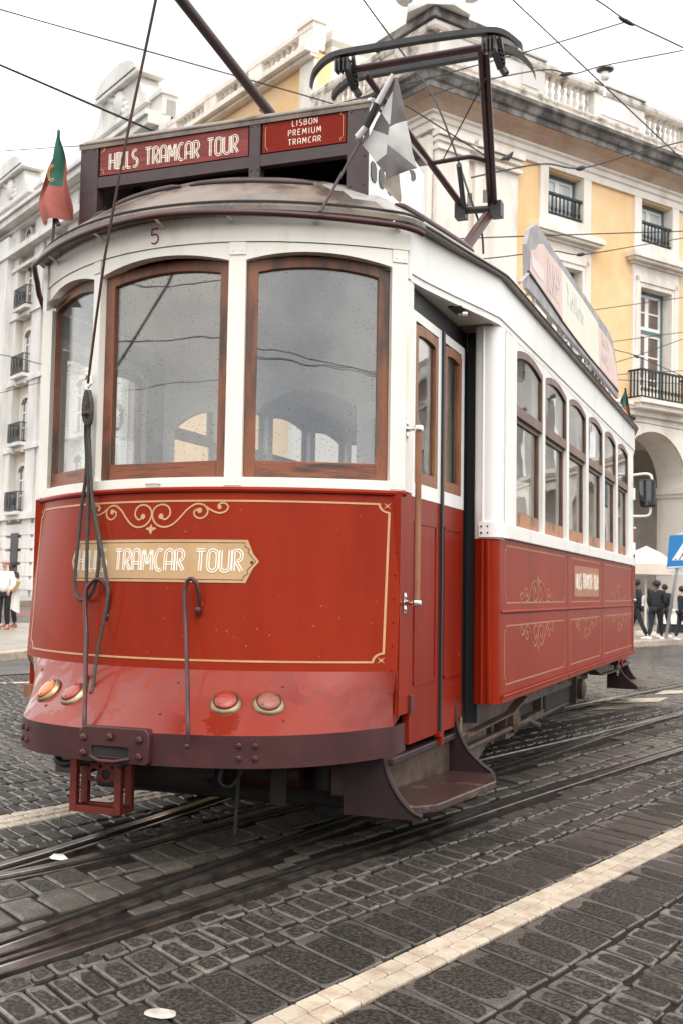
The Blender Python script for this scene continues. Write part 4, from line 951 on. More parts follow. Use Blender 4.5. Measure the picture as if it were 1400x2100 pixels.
# ------------------------------------------------------------------ street
JOINT = mat('joint_dirt', (.024, .0145, .0115), .9, col2=(.010, .0075, .0065), vscale=6, bump=.4, bscale=60, rlo=.6, spec=.15)
SETT = mat('wet_setts', (.118, .105, .090), .27, col2=(.066, .058, .050), vscale=12, vlo=.40, vhi=.60, island=.32, bump=.25, bscale=90, rlo=.5)
SLAB = mat('wet_slabs', (.086, .075, .063), .24, col2=(.052, .045, .038), vscale=9, vlo=.40, vhi=.60, island=.25, bump=.25, bscale=90, rlo=.48)
GRIT = mat('gritty_stone_face', (.098, .079, .062), .48, col2=(.014, .0115, .0098), vscale=70, vlo=.42, vhi=.68, island=.28, bump=.9, bscale=200, detail=2, spec=.22)
WSTONE = mat('white_limestone_setts', (.47, .40, .32), .5, col2=(.33, .25, .175), vscale=9, vlo=.34, vhi=.56, island=.10, bump=.2, bscale=60)
RAILM = mat('worn_rail_steel', (.19, .165, .145), .26, metal=.8, col2=(.09, .07, .058), vscale=9, vlo=.40, vhi=.60, stretch=(1, 1, 1), bump=.05)
GROOVE = mat('rail_groove', (.012, .010, .010), .6)
E1, E2 = Vector((.2453, .9694, 0)), Vector((.9694, -.2453, 0))
SKEW = .32                           # cross joints run a little askew to the rails
def G(s, q, z=0): return E1*(s-SKEW*(q-.6))+E2*q+Vector((0, 0, z))
def GS(s, q, z=0): return E1*s+E2*q+Vector((0, 0, z))
m = MB(); m.add([(-400, -300, -.011), (400, -300, -.011), (400, 500, -.011), (-400, 500, -.011)], [(0, 1, 2, 3)])
struct(m.build('ground', JOINT))
RAILS = [
 [(-.02, 1.2), (.19, 2.05), (.39, 2.874), (.588, 3.725), (.926, 5.225), (1.273, 6.791), (1.862, 9.205), (2.9, 13.3), (5.0, 20), (9, 30)],
 [(.06, 2.2), (.20, 2.62), (.276, 3.019), (.328, 3.457), (.375, 3.92), (.457, 4.585), (.62, 5.9), (.803, 7.252), (1.001, 8.365), (1.223, 9.791), (1.643, 11.962), (2.7, 16.5), (4.9, 24)],
 [(-.72, 2.5), (-.55, 3.2), (-.39, 3.865), (-.33, 4.832), (-.265, 6.288), (-.05, 8.0), (.4, 11), (1.3, 15.5), (3.0, 22)],
 [(-.62, 3.1), (-.30, 3.713), (-.13, 4.25), (.005, 4.996), (.164, 5.836), (.5, 7.3), (1.02, 9.4), (2.05, 13.5), (4.1, 20)]]
RC = [curve([(x, y, 0) for x, y in r], 8) for r in RAILS]
RP = [p for c in RC for a, b in zip(c, c[1:]) for p in [a.lerp(b, k/6) for k in range(6)]]
import collections
HB = collections.defaultdict(list)
for p in RP: HB[(int(p.x//.5), int(p.y//.5))].append(p)
def rail_d(x, y):
    i, j = int(x//.5), int(y//.5); best = 9
    for a in (-1, 0, 1):
        for b in (-1, 0, 1):
            for p in HB.get((i+a, j+b), ()):
                d = math.hypot(p.x-x, p.y-y); best = min(best, d)
    return best
for c, sd_ in zip(RC, (-1, -1, 1, 1)):
    m = MB(); prof = [(-.042, -.05), (-.042, .004), (-.036, .007), (.004, .0075), (.016, .0075), (.022, .0), (.026, -.03), (.052, -.03), (.056, .002), (.078, .003), (.078, -.05)]
    n = len(prof); vs = []
    for i, p in enumerate(c):
        d = (c[min(i+1, len(c)-1)]-c[max(i-1, 0)]).normalized(); nrm = Vector((d.y, -d.x, 0))*sd_
        vs += [p+nrm*o+Vector((0, 0, z)) for o, z in prof]
    m.add(vs, [(i*n+k, (i+1)*n+k, (i+1)*n+k+1, i*n+k+1) for i in range(len(c)-1) for k in range(n-1)], 0)
    for i, f in enumerate(m.f): m.m[i] = 1 if i % (n-1) in (5, 6, 7) else 2 if i % (n-1) == 3 else 0
    struct(m.build('tram_rail', [RAILM, GROOVE, STEEL]))
def visible(p, mx=750, my=600):
    q = proj(p)
    return q is not None and -mx < q[0] < 1400+mx and q[1] < 2100+my
rnd = random.Random(11)
from mathutils import noise as mnoise
mrust = MB()
def stone(mb, s0, s1, q0, q1, jit, bev, top, patch=None):
    """one sett: chamfered, slightly uneven, corners knocked off"""
    cs, cq = (s0+s1)/2, (q0+q1)/2; c = G(cs, cq)
    if not visible(c): return
    far = c.y > 9.5
    a, b = (s1-s0)/2, (q1-q0)/2; k = min(a, b)*.17
    o = [(-a, -b+k), (-a+k*.6, -b), (a-k, -b), (a, -b+k*.7), (a, b-k), (a-k*.6, b), (-a+k, b), (-a, b-k*.7)] if not far else [(-a, -b), (a, -b), (a, b), (-a, b)]
    J = lambda: rnd.uniform(-jit, jit)
    o = [(x+J(), y+J()) for x, y in o]; n = len(o)
    h = rnd.uniform(-.003, .003)*top; tx, ty = rnd.uniform(-.02, .02)*top, rnd.uniform(-.02, .02)*top
    if far: bev *= .5
    ins = lambda t: [(x*(1-t/a), y*(1-t/b)) for x, y in o]
    vs = [G(cs+x, cq+y, -.03) for x, y in o]
    vs += [G(cs+x, cq+y, (-.003 if far else -.0045)+h) for x, y in o]
    vs += [G(cs+x, cq+y, -.001+h+tx*x+ty*y) for x, y in ins(bev*.6)]
    vs += [G(cs+x, cq+y, .001+h+tx*x+ty*y) for x, y in ins(bev*1.6)]
    fs = [(r*n+i, r*n+(i+1) % n, (r+1)*n+(i+1) % n, (r+1)*n+i) for r in range(3) for i in range(n)]+[tuple(3*n+i for i in range(n))]
    mb.add(vs, fs)
    if patch is not None and c.y < 12.5:          # the rough, darker middle of the face, ragged at its rim
        ox, oy = rnd.uniform(-.30, .04)*a, rnd.uniform(-.05, .26)*b; rx, ry = a*rnd.uniform(.70, 1.02), b*rnd.uniform(.74, 1.0); pts = []
        if top < .8: rx, ry = rx*1.15, ry*1.1
        kk = 26 if c.y < 5 else 14 if c.y < 8 else 9
        ph = [rnd.uniform(0, 6.3) for _ in range(3)]
        for i in range(kk):
            t = 2*math.pi*i/kk; w = 1+.10*math.sin(2*t+ph[0])+.06*math.sin(5*t+ph[1])+.03*math.sin(9*t+ph[2])+rnd.uniform(-.04, .04)
            sup = (abs(math.cos(t))**4+abs(math.sin(t))**4)**-.25
            x = max(-a+bev*1.7, min(a-bev*1.7, ox+rx*w*sup*math.cos(t))); y = max(-b+bev*1.7, min(b-bev*1.7, oy+ry*w*sup*math.sin(t)))
            pts.append(G(cs+x, cq+y, .0022+h+tx*x+ty*y))
        cc = G(cs+ox, cq+oy, .0022+h+tx*ox+ty*oy)
        (mrust if c.y > 5 and mnoise.noise(c*.9+Vector((3.1, 1.7, 0))) > .12 else patch).add(pts+[cc], [(i, (i+1) % kk, kk) for i in range(kk)])
def column(mb, q0, q1, ln, gap, jit, bev, top, smin=1.2, smax=17.5, clear=.085, wob=.0, patch=None):
    s = smin+rnd.uniform(0, ln)
    while s < smax:
        l = ln*rnd.uniform(.78, 1.25) if wob else ln*rnd.uniform(.93, 1.07)
        c = G(s+l/2, (q0+q1)/2)
        dq = rnd.uniform(-wob, wob)
        def fits(qa, qb):
            return all(rail_d(*G(s+l/2, qq).xy) > .068+.016*(c.y > 6) for qq in (qa+.01, (qa+qb)/2, qb-.01))
        parts = [(q0, q1)] if fits(q0, q1) else [(qa, qb) for k in (2, 3) for qa, qb in [(lerp(q0, q1, i/k), lerp(q0, q1, (i+1)/k)) for i in range(k)] if (k == 2 or q1-q0 > .15) and fits(qa, qb)][:1]
        for qa, qb in parts: stone(mb, s+gap/2, s+l-gap/2, qa+gap/2+dq, qb-gap/2+dq, jit, bev, top, patch)
        s += l
ms, ml, mw, mg = MB(), MB(), MB(), MB()
def run(q, qe):
    while q < qe-.05:
        w = rnd.choice((.125, .16, .19, .205)); w = min(w, qe-q)
        column(ms, q, q+w, .104, .015, .006, .0045, 1, wob=.012, patch=mg); q += w
for q0, q1 in ((.514, .588), (.589, .664)): column(mw, q0, q1, .098, .004, .0016, .0018, .35)
column(ml, .165, .510, .158, .012, .004, .004, .6, wob=.004, patch=mg); column(ml, .668, .985, .158, .012, .004, .004, .6, wob=.004, patch=mg)
run(-.36, .160); run(.99, 5.0)
q = -1.35
while q < -.36: column(ml, q, q+.225, .15, .012, .007, .009, 1, wob=.014, patch=mg if q < -.9 else None); q += .235
run(-1.90, -1.35)
for k in range(3): column(mw, -2.15+k*.083, -2.069+k*.083, .10, .006, .003, .004, .6, smax=7.6); column(ms, -2.15+k*.083, -2.069+k*.083, .10, .008, .003, .004, .6, smin=7.6)
run(-8.5, -2.15)
struct(mg.build('rough_stone_faces', GRIT)); struct(mrust.build('rusty_stone_faces', mat('rust_stained_stone', (.070, .044, .031), .45, col2=(.022, .014, .011), vscale=60, vlo=.40, vhi=.68, island=.25, bump=.7, bscale=200, detail=3))); struct(ms.build('cobblestones', SETT)); struct(ml.build('paving_slabs', SLAB)); struct(mw.build('white_stone_line', WSTONE))
# farther street: paving seen at a flat angle
FAR = mat('far_wet_paving', (.075, .068, .063), .26, col2=(.035, .032, .030), vscale=1.1, stretch=(1, .35, 1), vlo=.35, vhi=.6, bump=.5, bscale=9, rlo=.45)
def sheet(name, pts, z, mt):
    m = MB(); m.add([(p.x, p.y, z) for p in pts], [tuple(range(len(pts)))]); return struct(m.build(name, mt))
sheet('road', [GS(16, -60), GS(16, 60), GS(140, 60), GS(140, -60)], -.008, FAR)
sheet('road', [GS(1.5, -60), GS(1.5, -8.75), GS(15.99, -8.75), GS(15.99, -60)], -.008, FAR)
TILE = mat('wet_limestone_pavement', (.40, .36, .31), .22, col2=(.27, .24, .205), vscale=1.3, rlo=.5, bump=.1, bscale=20)
def block(name, pts, z0, z1, mt):
    m = MB(); m.prism([(p.x, p.y, z0) for p in pts], (0, 0, z1-z0)); return struct(m.build(name, mt))
k0, k1 = WP(1290, 1324, z=0), WP(1400, 1318, z=0); kd = (k1-k0).normalized()
C0 = Vector((-6.96, 30.74, 0)); DA = Vector((.55008, .83511, 0)); DL = Vector((-DA.y, DA.x, 0)); NA = Vector((DA.y, -DA.x, 0)); NL = -DA
a, b = k0-kd*9, k1+kd*40
block('pavement', [a, b, C0+DA*60-NA*6, C0-NA*1.5+DA*0], -.1, .12, TILE)
m = MB(); nk = Vector((kd.y, -kd.x, 0)); m.prism([(p.x, p.y, -.1) for p in (a, b, b+nk*.28, a+nk*.28)], (0, 0, .225)); struct(m.build('kerb', WSTONE, bevel=.02))
l0, l1 = WP(0, 1352, z=0), WP(75, 1343, z=0); f0, f1 = WP(0, 1279, z=.1), WP(75, 1277, z=.1)
ld, fd = (l1-l0).normalized(), (f1-f0).normalized()
block('pavement', [l0-ld*14, l1+ld*3, f1+fd*3, f0-fd*14], -.1, .10, TILE)
m = MB(); m.prism([(p.x, p.y, -.1) for p in (l0-ld*14, l1+ld*3, l1+ld*3+Vector((.2, -.3, 0)), l0-ld*14+Vector((.2, -.3, 0)))], (0, 0, .21)); struct(m.build('kerb', WSTONE, bevel=.02))
r0, r1, r2, r3 = WP(-200, 1264, z=0), WP(120, 1262, z=0), WP(120, 1251, z=0), WP(-200, 1252, z=0)
sheet('bus_lane', [r0, r1, r2, r3], -.006, mat('red_lane', (.20, .055, .05), .4))
block('pavement', [WP(-300, 1243, z=0), WP(140, 1243, z=0), C0+DL*20+NL*1, C0+DL*60+NL*1], -.1, .22, TILE)
sheet('crosswalk_stripe', [WP(-120, 1404, z=0), WP(70, 1398, z=0), WP(70, 1401, z=0), WP(-120, 1408, z=0)], .004, WSTONE)
for (u, v, w, h) in ((1320, 1437, 50, 6), (1255, 1452, 45, 5), (1380, 1420, 40, 5), (1230, 1437, 30, 5)):
    sheet('white_stone_patch', [WP(u-w, v+h, z=0), WP(u+w*.6, v+h*.5, z=0), WP(u+w, v-h, z=0), WP(u-w*.5, v-h*.5, z=0)], .006, WSTONE)
pm = MB(); c = WP(330, 2078, z=.004)
pts = [(c.x+rnd.uniform(.85, 1.1)*.045*math.cos(R(a)), c.y+rnd.uniform(.85, 1.1)*.038*math.sin(R(a))) for a in range(0, 360, 20)]
pm.add([(x, y, .004) for x, y in pts]+[(lerp(c.x, x, .6), lerp(c.y, y, .6), .010) for x, y in pts], [(i, (i+1) % 18, 18+(i+1) % 18, 18+i) for i in range(18)]+[tuple(range(18, 36))])
tag(pm.build('paper_scrap', mat('wet_paper', (.50, .46, .42), .4, col2=(.38, .34, .31), vscale=30, bump=.3)), 'flat whitish wet scrap on the setts near the bottom edge', 'litter')
for u, v, nm in ((120, 1760, 'white crumpled scrap lying between the rails at the left'),):
    c = WP(u, v, z=.0); pm = MB(); pts = [(c.x+rnd.uniform(.8, 1.1)*.05*math.cos(R(a)), c.y+rnd.uniform(.8, 1.1)*.03*math.sin(R(a))) for a in range(0, 360, 30)]
    pm.add([(x, y, .0) for x, y in pts]+[(lerp(c.x, x, .6), lerp(c.y, y, .6), .014) for x, y in pts], [(i, (i+1) % 12, 12+(i+1) % 12, 12+i) for i in range(12)]+[tuple(range(12, 24))])
    tag(pm.build('paper_scrap', mat('white_scrap', (.55, .54, .52), .5)), nm, 'litter')
# ------------------------------------------------------------------ buildings along the square (C0 = street corner of the yellow one)
def XA(t, o, z): return C0+DA*t+NA*o+Vector((0, 0, z))       # long right-hand front
def XLf(t, o, z): return C0+DL*t+NL*o+Vector((0, 0, z))      # left-hand front
def wall_cells(mb, t0, t1, z0, z1, holes, o=0., th=.5, mi=0):
    ts = sorted({t0, t1, *[h[0] for h in holes], *[h[1] for h in holes]}); zs = sorted({z0, z1, *[h[2] for h in holes], *[h[3] for h in holes]})
    for a, b in zip(ts, ts[1:]):
        for c, d in zip(zs, zs[1:]):
            if any(h[0] <= a and b <= h[1] and h[2] <= c and d <= h[3] for h in holes): continue
            mb.add([(a, o, c), (b, o, c), (b, o, d), (a, o, d)], [(0, 1, 2, 3)], mi)
    for a, b, c, d in holes:
        for q in ([(a, o, c), (a, o-th, c), (a, o-th, d), (a, o, d)], [(b, o, c), (b, o, d), (b, o-th, d), (b, o-th, c)], [(a, o, d), (a, o-th, d), (b, o-th, d), (b, o, d)], [(a, o, c), (b, o, c), (b, o-th, c), (a, o-th, c)]):
            mb.add(q, [(0, 1, 2, 3)], mi)
def sweep(prof, tl, tr, ol=0.):          # moulding along the left front, round the corner, along the right front
    vs, fs, n = [], [], len(prof)
    P = [lambda o, z: XLf(tl, o, z), lambda o, z: C0+NA*o+NL*o+Vector((0, 0, z)), lambda o, z: XA(tr, o, z)]
    for p in P: vs += [p(o, z) for o, z in prof]
    for i in range(2): fs += [(i*n+k, i*n+(k+1) % n, (i+1)*n+(k+1) % n, (i+1)*n+k) for k in range(n)]
    return vs, fs+[tuple(range(n)), tuple(2*n+k for k in range(n))]
A = thing('yellow_building', 'yellow arcaded corner building with a stone balustrade, behind the tram on the right', 'building')
TR, TLF = 60., 6.2
BAYS = [5.45+4.42*k for k in range(12)]
# yellow wall with window openings, stone elsewhere
m = MB(XA); holes = []
for c in BAYS: holes += [(c-.82, c+.82, 13.0, 14.45), (c-.82, c+.82, 7.7, 11.48)]
wall_cells(m, 3.42, 16.2, 7.55, 14.6, [h for h in holes if h[1] < 16]); wall_cells(m, 16.2, TR, 7.55, 14.6, [h for h in holes if h[0] > 16.2], mi=1); wall = m.build('wall', [YELLOW, CWALL], A)
m = MB(XA)
m.box(-.0, 3.42, -.6, .0, 0, 14.6); m.box(.05, 1.25, 0, .18, 0, 14.3); m.box(1.55, 3.3, 0, .12, 0, 14.3)
for z in (13.9, 14.15): m.box(-.0, 3.36, .0, .26, z, z+.12)
# ground floor arcade
for c in BAYS:
    r, zc, n = 1.72, 4.92, 16
    for pth in (0, -1.2):
        arcp = [(c+r*math.cos(R(a)), zc+r*math.sin(R(a))) for a in [180-180*i/n for i in range(n+1)]]
        for (x0, y0), (x1, y1) in zip(arcp, arcp[1:]): m.add([(x0, pth, y0), (x1, pth, y1), (x1, pth, 7.1), (x0, pth, 7.1)], [(0, 1, 2, 3)])
    for (x0, y0), (x1, y1) in zip(arcp, arcp[1:]): m.add([(x0, 0, y0), (x1, 0, y1), (x1, -1.2, y1), (x0, -1.2, y0)], [(0, 1, 2, 3)])
    ri, ro = r, r+.34
    A1 = [(c+q*math.cos(R(a)), .06, zc+q*math.sin(R(a))) for q in (ri,) for a in range(180, -1, -10)]; A2 = [(c+ro*math.cos(R(a)), .06, zc+ro*math.sin(R(a))) for a in range(180, -1, -10)]
    k = len(A1); m.add(A1+A2+[(x, 0, z) for x, _, z in A2], [(i, i+1, k+i+1, k+i) for i in range(k-1)]+[(k+i, k+i+1, 2*k+i+1, 2*k+i) for i in range(k-1)])
edges = [3.42]+[v for c in BAYS for v in (c-1.72, c+1.72)]+[TR]
for a, b in zip(edges[::2], edges[1::2]):
    m.box(a, b, -1.2, 0, 0, 7.1); m.box(a-.05, b+.05, -1.25, .08, 4.55, 4.68); m.box(a-.10, b+.10, -1.3, .13, 4.68, 4.92)
    m.box((a+b)/2-.42, (a+b)/2+.42, 0, .12, 0, 7.0)
stone = m.build('stone_base', STONE, A)
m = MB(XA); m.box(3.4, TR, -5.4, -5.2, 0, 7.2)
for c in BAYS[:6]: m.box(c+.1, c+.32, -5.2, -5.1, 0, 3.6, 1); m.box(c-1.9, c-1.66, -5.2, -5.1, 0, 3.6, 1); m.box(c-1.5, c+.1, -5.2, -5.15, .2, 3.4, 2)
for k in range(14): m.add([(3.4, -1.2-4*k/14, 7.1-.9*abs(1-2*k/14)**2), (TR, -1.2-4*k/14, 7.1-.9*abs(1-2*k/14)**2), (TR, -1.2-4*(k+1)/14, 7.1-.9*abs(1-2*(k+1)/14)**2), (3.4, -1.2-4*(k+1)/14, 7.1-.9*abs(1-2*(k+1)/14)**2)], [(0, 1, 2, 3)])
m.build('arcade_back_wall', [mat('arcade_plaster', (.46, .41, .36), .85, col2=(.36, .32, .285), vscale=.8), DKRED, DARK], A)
m = MB(XA); m.box(3.42, TR, 0, .16, 7.1, 7.28); m.box(3.42, TR, 0, .24, 7.28, 7.38); m.box(3.42, TR, 0, .30, 7.38, 7.45); m.box(3.42, TR, -.02, .1, 7.45, 7.56)
m.build('string_course', STONE, A)
for i, c in enumerate(BAYS[:4]):
    # stone surrounds
    m = MB(XA)
    for q in ((c-1.15, c-.8, 12.62, 14.52), (c+.8, c+1.15, 12.62, 14.52), (c-.8, c+.8, 12.62, 13.0)): m.box(q[0], q[1], -.5, .09, q[2], q[3])
    for q in ((c-1.18, c-.8, 7.6, 11.95), (c+.8, c+1.18, 7.6, 11.95), (c-.8, c+.8, 11.46, 11.95)): m.box(q[0], q[1], -.5, .09, q[2], q[3])
    for q in ((c-1.06, c-.92, 7.6, 11.78), (c+.92, c+1.06, 7.6, 11.78), (c-1.06, c+1.06, 11.62, 11.78)): m.box(q[0], q[1], .05, .13, q[2], q[3])
    m.box(c-1.2, c+1.2, -.05, .07, 11.95, 12.18); m.box(c-1.28, c+1.28, -.05, .16, 12.18, 12.27); m.box(c-1.42, c+1.42, -.05, .34, 12.27, 12.36); m.box(c-1.5, c+1.5, -.05, .42, 12.36, 12.5); m.box(c-1.46, c+1.46, -.05, .36, 12.5, 12.58)
    m.build('window_surround', STONE, A)
    for z0, z1, up in ((13.0, 14.45, True), (7.7, 11.46, False)):
        m = MB(XA)
        for q in ((c-.8, c-.7, z0, z1), (c+.7, c+.8, z0, z1), (c-.7, c+.7, z1-.1, z1)): m.box(q[0], q[1], -.42, -.30, q[2], q[3])
        if not up: m.box(c-.7, c+.7, -.42, -.30, 10.02, 10.14)
        w = m.build('window', TEAL, A)
        m = MB(XA)
        ms_ = [(z0, z1-.1)] if up else [(z0, 10.02), (10.14, z1-.1)]
        for a, b in ms_:
            for q in ((c-.7, c-.62), (c+.62, c+.7), (c-.09, c+.09)): m.box(q[0], q[1], -.40, -.33, a, b)
            m.box(c-.7, c+.7, -.399, -.331, b-.09, b); m.box(c-.7, c+.7, -.399, -.331, a, a+.12)
            if not up:
                ns = 2 if a > 10 else 3
                for k in range(1, ns): zz = a+(b-a)*k/ns; m.box(c-.69, c+.69, -.395, -.335, zz-.025, zz+.025)
                if a < 10: m.box(c-.69, c+.69, -.395, -.335, a+.1, a+.55)
        m.build('sash', WINW, w)
        m = MB(XA); m.add([(c-.69, -.37, z0), (c+.69, -.37, z0), (c+.69, -.37, z1-.1), (c-.69, -.37, z1-.1)], [(0, 1, 2, 3)]); m.build('pane', PANEL if up else PANED, w)
    m = MB(XA)
    m.box(c-.78, c+.84, -.06, .04, 13.68, 13.76); m.box(c-.78, c+.8, -.04, .02, 13.08, 13.13)
    for k in range(9):
        t = c-.7+k*.175; m.box(t-.018, t+.018, -.03, .006, 13.1, 13.7)
        m.box(t-.033, t+.033, -.045, .02, 13.2, 13.3)
    m.build('window_railing', IRON, A)
    m = MB(XA); m.box(c-1.32, c+1.32, 0, .62, 7.46, 7.60); m.box(c-1.25, c+1.25, 0, .5, 7.3, 7.46)
    m.build('balcony_slab', STONE, A)
    m = MB(XA); z0, z1 = 7.62, 8.56
    m.box(c-1.36, c+1.36, .54, .62, z1-.07, z1); m.box(c-1.32, c+1.32, .56, .60, z0, z0+.05)
    for s in (c-1.34, c+1.28): m.box(s, s+.06, .04, .56, z1-.07, z1); m.box(s, s+.05, .04, .56, z0, z0+.05)
    for k in range(16):
        t = c-1.28+k*2.56/15; m.box(t-.02, t+.02, .56, .60, z0, z1-.05); m.box(t-.034, t+.034, .545, .615, z0+.2, z0+.32)
    for k in range(1, 4): m.box(c-1.33, c-1.29, .56*k/4-.02, .56*k/4+.02, z0, z1-.05); m.box(c+1.29, c+1.33, .56*k/4-.02, .56*k/4+.02, z0, z1-.05)
    m.build('balcony_railing', IRON, A)
# cornice, attic, balustrade
for prof, mt, nm in (
  ([(0, 14.5), (.10, 14.5), (.10, 14.72), (.16, 14.76), (.16, 14.9), (.24, 14.95), (.24, 15.02), (0, 15.02)], STONE, 'entablature'),
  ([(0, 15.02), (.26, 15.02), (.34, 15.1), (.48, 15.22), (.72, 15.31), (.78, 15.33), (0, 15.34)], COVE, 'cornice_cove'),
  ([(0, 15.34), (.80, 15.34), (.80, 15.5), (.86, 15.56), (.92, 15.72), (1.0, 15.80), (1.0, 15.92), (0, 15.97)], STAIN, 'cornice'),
  ([(-.2, 15.96), (.86, 15.94), (.86, 16.02), (.30, 16.06), (.30, 16.10), (-.2, 16.10)], STONE, 'cornice_ledge'),
  ([(-.25, 16.1), (.20, 16.1), (.20, 16.52), (.25, 16.55), (.25, 16.62), (-.25, 16.62)], BALUS, 'parapet_plinth')):
    vs, fs = sweep(prof, TLF, TR); m = MB(); m.add(vs, fs); m.build(nm, mt, A)
vs, fs = sweep([(-.22, 17.42), (.24, 17.42), (.28, 17.5), (.28, 17.62), (.20, 17.72), (-.22, 17.72)], TLF, TR); m = MB(); m.add(vs, fs); m.build('parapet_cap', BALUS, A)
m = MB(XA); piers = [(3.0, 4.3), (6.55, 9.0)]+[(6.55+4.62*k, 9.0+4.62*k) for k in range(1, 11)]
for a, b in piers: m = MB(XA); m.box(a, b, -.2, .2, 16.62, 17.42); m.box(a-.03, b+.03, -.25, .30, 17.72, 17.80); m.box(a+.3, b-.3, .2, .23, 16.75, 17.3); m.build('parapet_pier', CWALL, A)
m = MB(XA); m.box(0, 3.0, -.2, .2, 16.62, 17.42); m.build('parapet_pier', CWALL, A)
bal = [(.07, 0), (.07, .06), (.045, .10), (.085, .24), (.06, .36), (.045, .42), (.085, .52), (.06, .64), (.045, .68), (.07, .74), (.07, .8)]
for a, b in zip([4.3, 9.0]+[9.0+4.62*k for k in range(1, 4)], [6.55, 11.17]+[11.17+4.62*k for k in range(1, 4)]):
    nb = 8
    for k in range(nb):
        t = a+(b-a)*(k+.5)/nb; m = MB(); m.lathe(bal, XA(t, 0, 16.62), (0, 0, 1), 10); m.build('baluster', BALUS, A, 60)
m = MB(XLf); m.box(0, 3.2, -.2, .2, 16.62, 17.42); m.box(5.0, TLF, -.2, .2, 16.62, 17.42)
for k in range(6): b_ = MB(); b_.lathe(bal, XLf(3.35+k*.3, 0, 16.62), (0, 0, 1), 10); b_.build('baluster', BALUS, A, 60)
for a in (.9, 2.4, 5.4): m.box(a, a+.7, .2, .28, 16.62, 17.42)
m.build('parapet_pier', BALUS, A)
# corner attic block with carved trophy
vs, fs = sweep([(-.3, 17.72), (.34, 17.72), (.34, 17.86), (.28, 17.9), (.28, 18.02), (.2, 18.1), (-.3, 18.1)], 2.6, 3.0); m = MB(); m.add(vs, fs); m.build('attic_block', STAIN, A)
m = MB(); P0 = C0-NA*.35-NL*.35
CT = lambda a, b, z: P0+DA*a+DL*b+Vector((0, 0, z))
m.lathe([(1.0, 18.05), (1.0, 18.3), (.86, 18.4), (.80, 18.9), (.92, 19.15), (.80, 19.4), (.66, 20.4), (.5, 21.0), (0, 21.2)], P0, (0, 0, 1), 8)
for s, dv in ((1, DA-DL), (-1, DA-DL)):
    dv = dv.normalized()*s; nn_ = Vector((-dv.y, dv.x, 0))
    m.lathe([(.0, -.28), (.34, -.26), (.40, -.2), (.40, .2), (.34, .26), (0, .28)], P0+dv*.95+Vector((0, 0, 19.0)), nn_, 16)
    m.lathe([(.0, -.22), (.26, -.2), (.26, .2), (0, .22)], P0+dv*.72+Vector((0, 0, 19.6)), nn_, 14)
for k in range(7): a = R(360/7*k); m.lathe([(0, -.14), (.12, -.06), (.14, .04), (.0, .14)], P0+Vector((.66*math.cos(a), .66*math.sin(a), 18.9)), (0, 0, 1), 8)
m.build('corner_trophy', CWALL, A, 60)
# left-hand return front of the same building, and flat roof behind the parapet
m = MB(XLf); m.box(0, TLF, -.5, 0, 0, 14.6); m.box(.0, 1.25, 0, .18, 0, 14.3); m.box(1.6, 3.3, 0, .12, 0, 14.3); m.box(4.4, 6.0, 0, .12, 0, 14.3); m.build('side_wall', STONE, A)
m = MB(XA); m.add([(.2, -.2, 16.6), (TR, -.2, 16.6), (TR, -7, 16.6), (.2, -7, 16.6)], [(0, 1, 2, 3)]); m.build('roof_terrace', STONE, A)
m = MB(XA)      # weather-stained streak lines at the pilaster heads
for t0, t1 in ((.0, 1.3), (1.5, 3.4)): m.box(t0-.03, t1, .0, .34, 14.3, 14.5)
m.build('capital', STONE, A)

# second yellow house, taller, joined on the left
Bh = thing('yellow_house', 'yellow house with a long pale cornice, rising behind the sign box of the tram', 'building')
m = MB(XLf); b0, b1 = 6.25, 17.3
m.box(b0, b1, -.6, -.02, 0, 19.2); m.build('wall', YELLOW, Bh)
m = MB(XLf); m.box(b0, b0+.9, -.02, .10, 0, 19.2); m.box(b1-.9, b1, -.02, .10, 0, 19.2); m.box(b0-.05, b1, -.02, .30, 19.0, 19.12); m.box(b0-.08, b1, -.02, .52, 19.12, 19.32)
m.box(b0, b1, -.3, .16, 19.32, 19.5); m.box(b0, b1, -.25, .2, 20.05, 20.25)
for t in (b0, b0+3.4, b0+6.8, b1-.9): m.box(t, t+.9, -.3, .18, 19.5, 20.05)
m.box(b0-.06, b0+.96, -.36, .26, 20.25, 20.42); m.build('cornice', STONE, Bh)
for a, b in ((b0+.9, b0+3.4), (b0+4.3, b0+6.8), (b0+7.7, b1-.9)):
    for k in range(7):
        m = MB(); m.lathe([(r_, h*.7) for r_, h in bal], XLf(a+(b-a)*(k+.5)/7, 0, 19.5), (0, 0, 1), 8); m.build('baluster', BALUS, Bh, 60)
m = MB(XLf); gp_ = [(-.6, 0), (-9, 0), (-9, 19.9), (-4.6, 21.75), (-.6, 20.2)]
m.add([(b0, o, z) for o, z in gp_]+[(b0+.4, o, z) for o, z in gp_], [(0, 1, 2, 3, 4), (9, 8, 7, 6, 5)]+[(i, (i+1) % 5, 5+(i+1) % 5, 5+i) for i in range(5)])
m.build('party_wall', mat('pale_plaster', (.80, .75, .67), .85, col2=(.72, .66, .58), vscale=.6), Bh)
m = MB(XLf); m.box(b0, b1, -9, -.6, 19.6, 19.85); m.build('roof', STONE, Bh)
m = MB(XLf); m.tube([(9.6, .08, 0), (9.6, .08, 18.2), (9.6, .2, 18.3)], .07, 8); m.build('drainpipe', COVE, Bh)
m = MB(XLf)
for z in (10.0, 13.6, 16.2):
    for t in (8.6, 11.7, 14.9): m.box(t, t+1.3, -.03, .06, z-2.2, z); m.box(t+.2, t+1.1, -.02, .07, z-2.1, z-.15, 1)
m.build('window', [STONE, PANED], Bh)

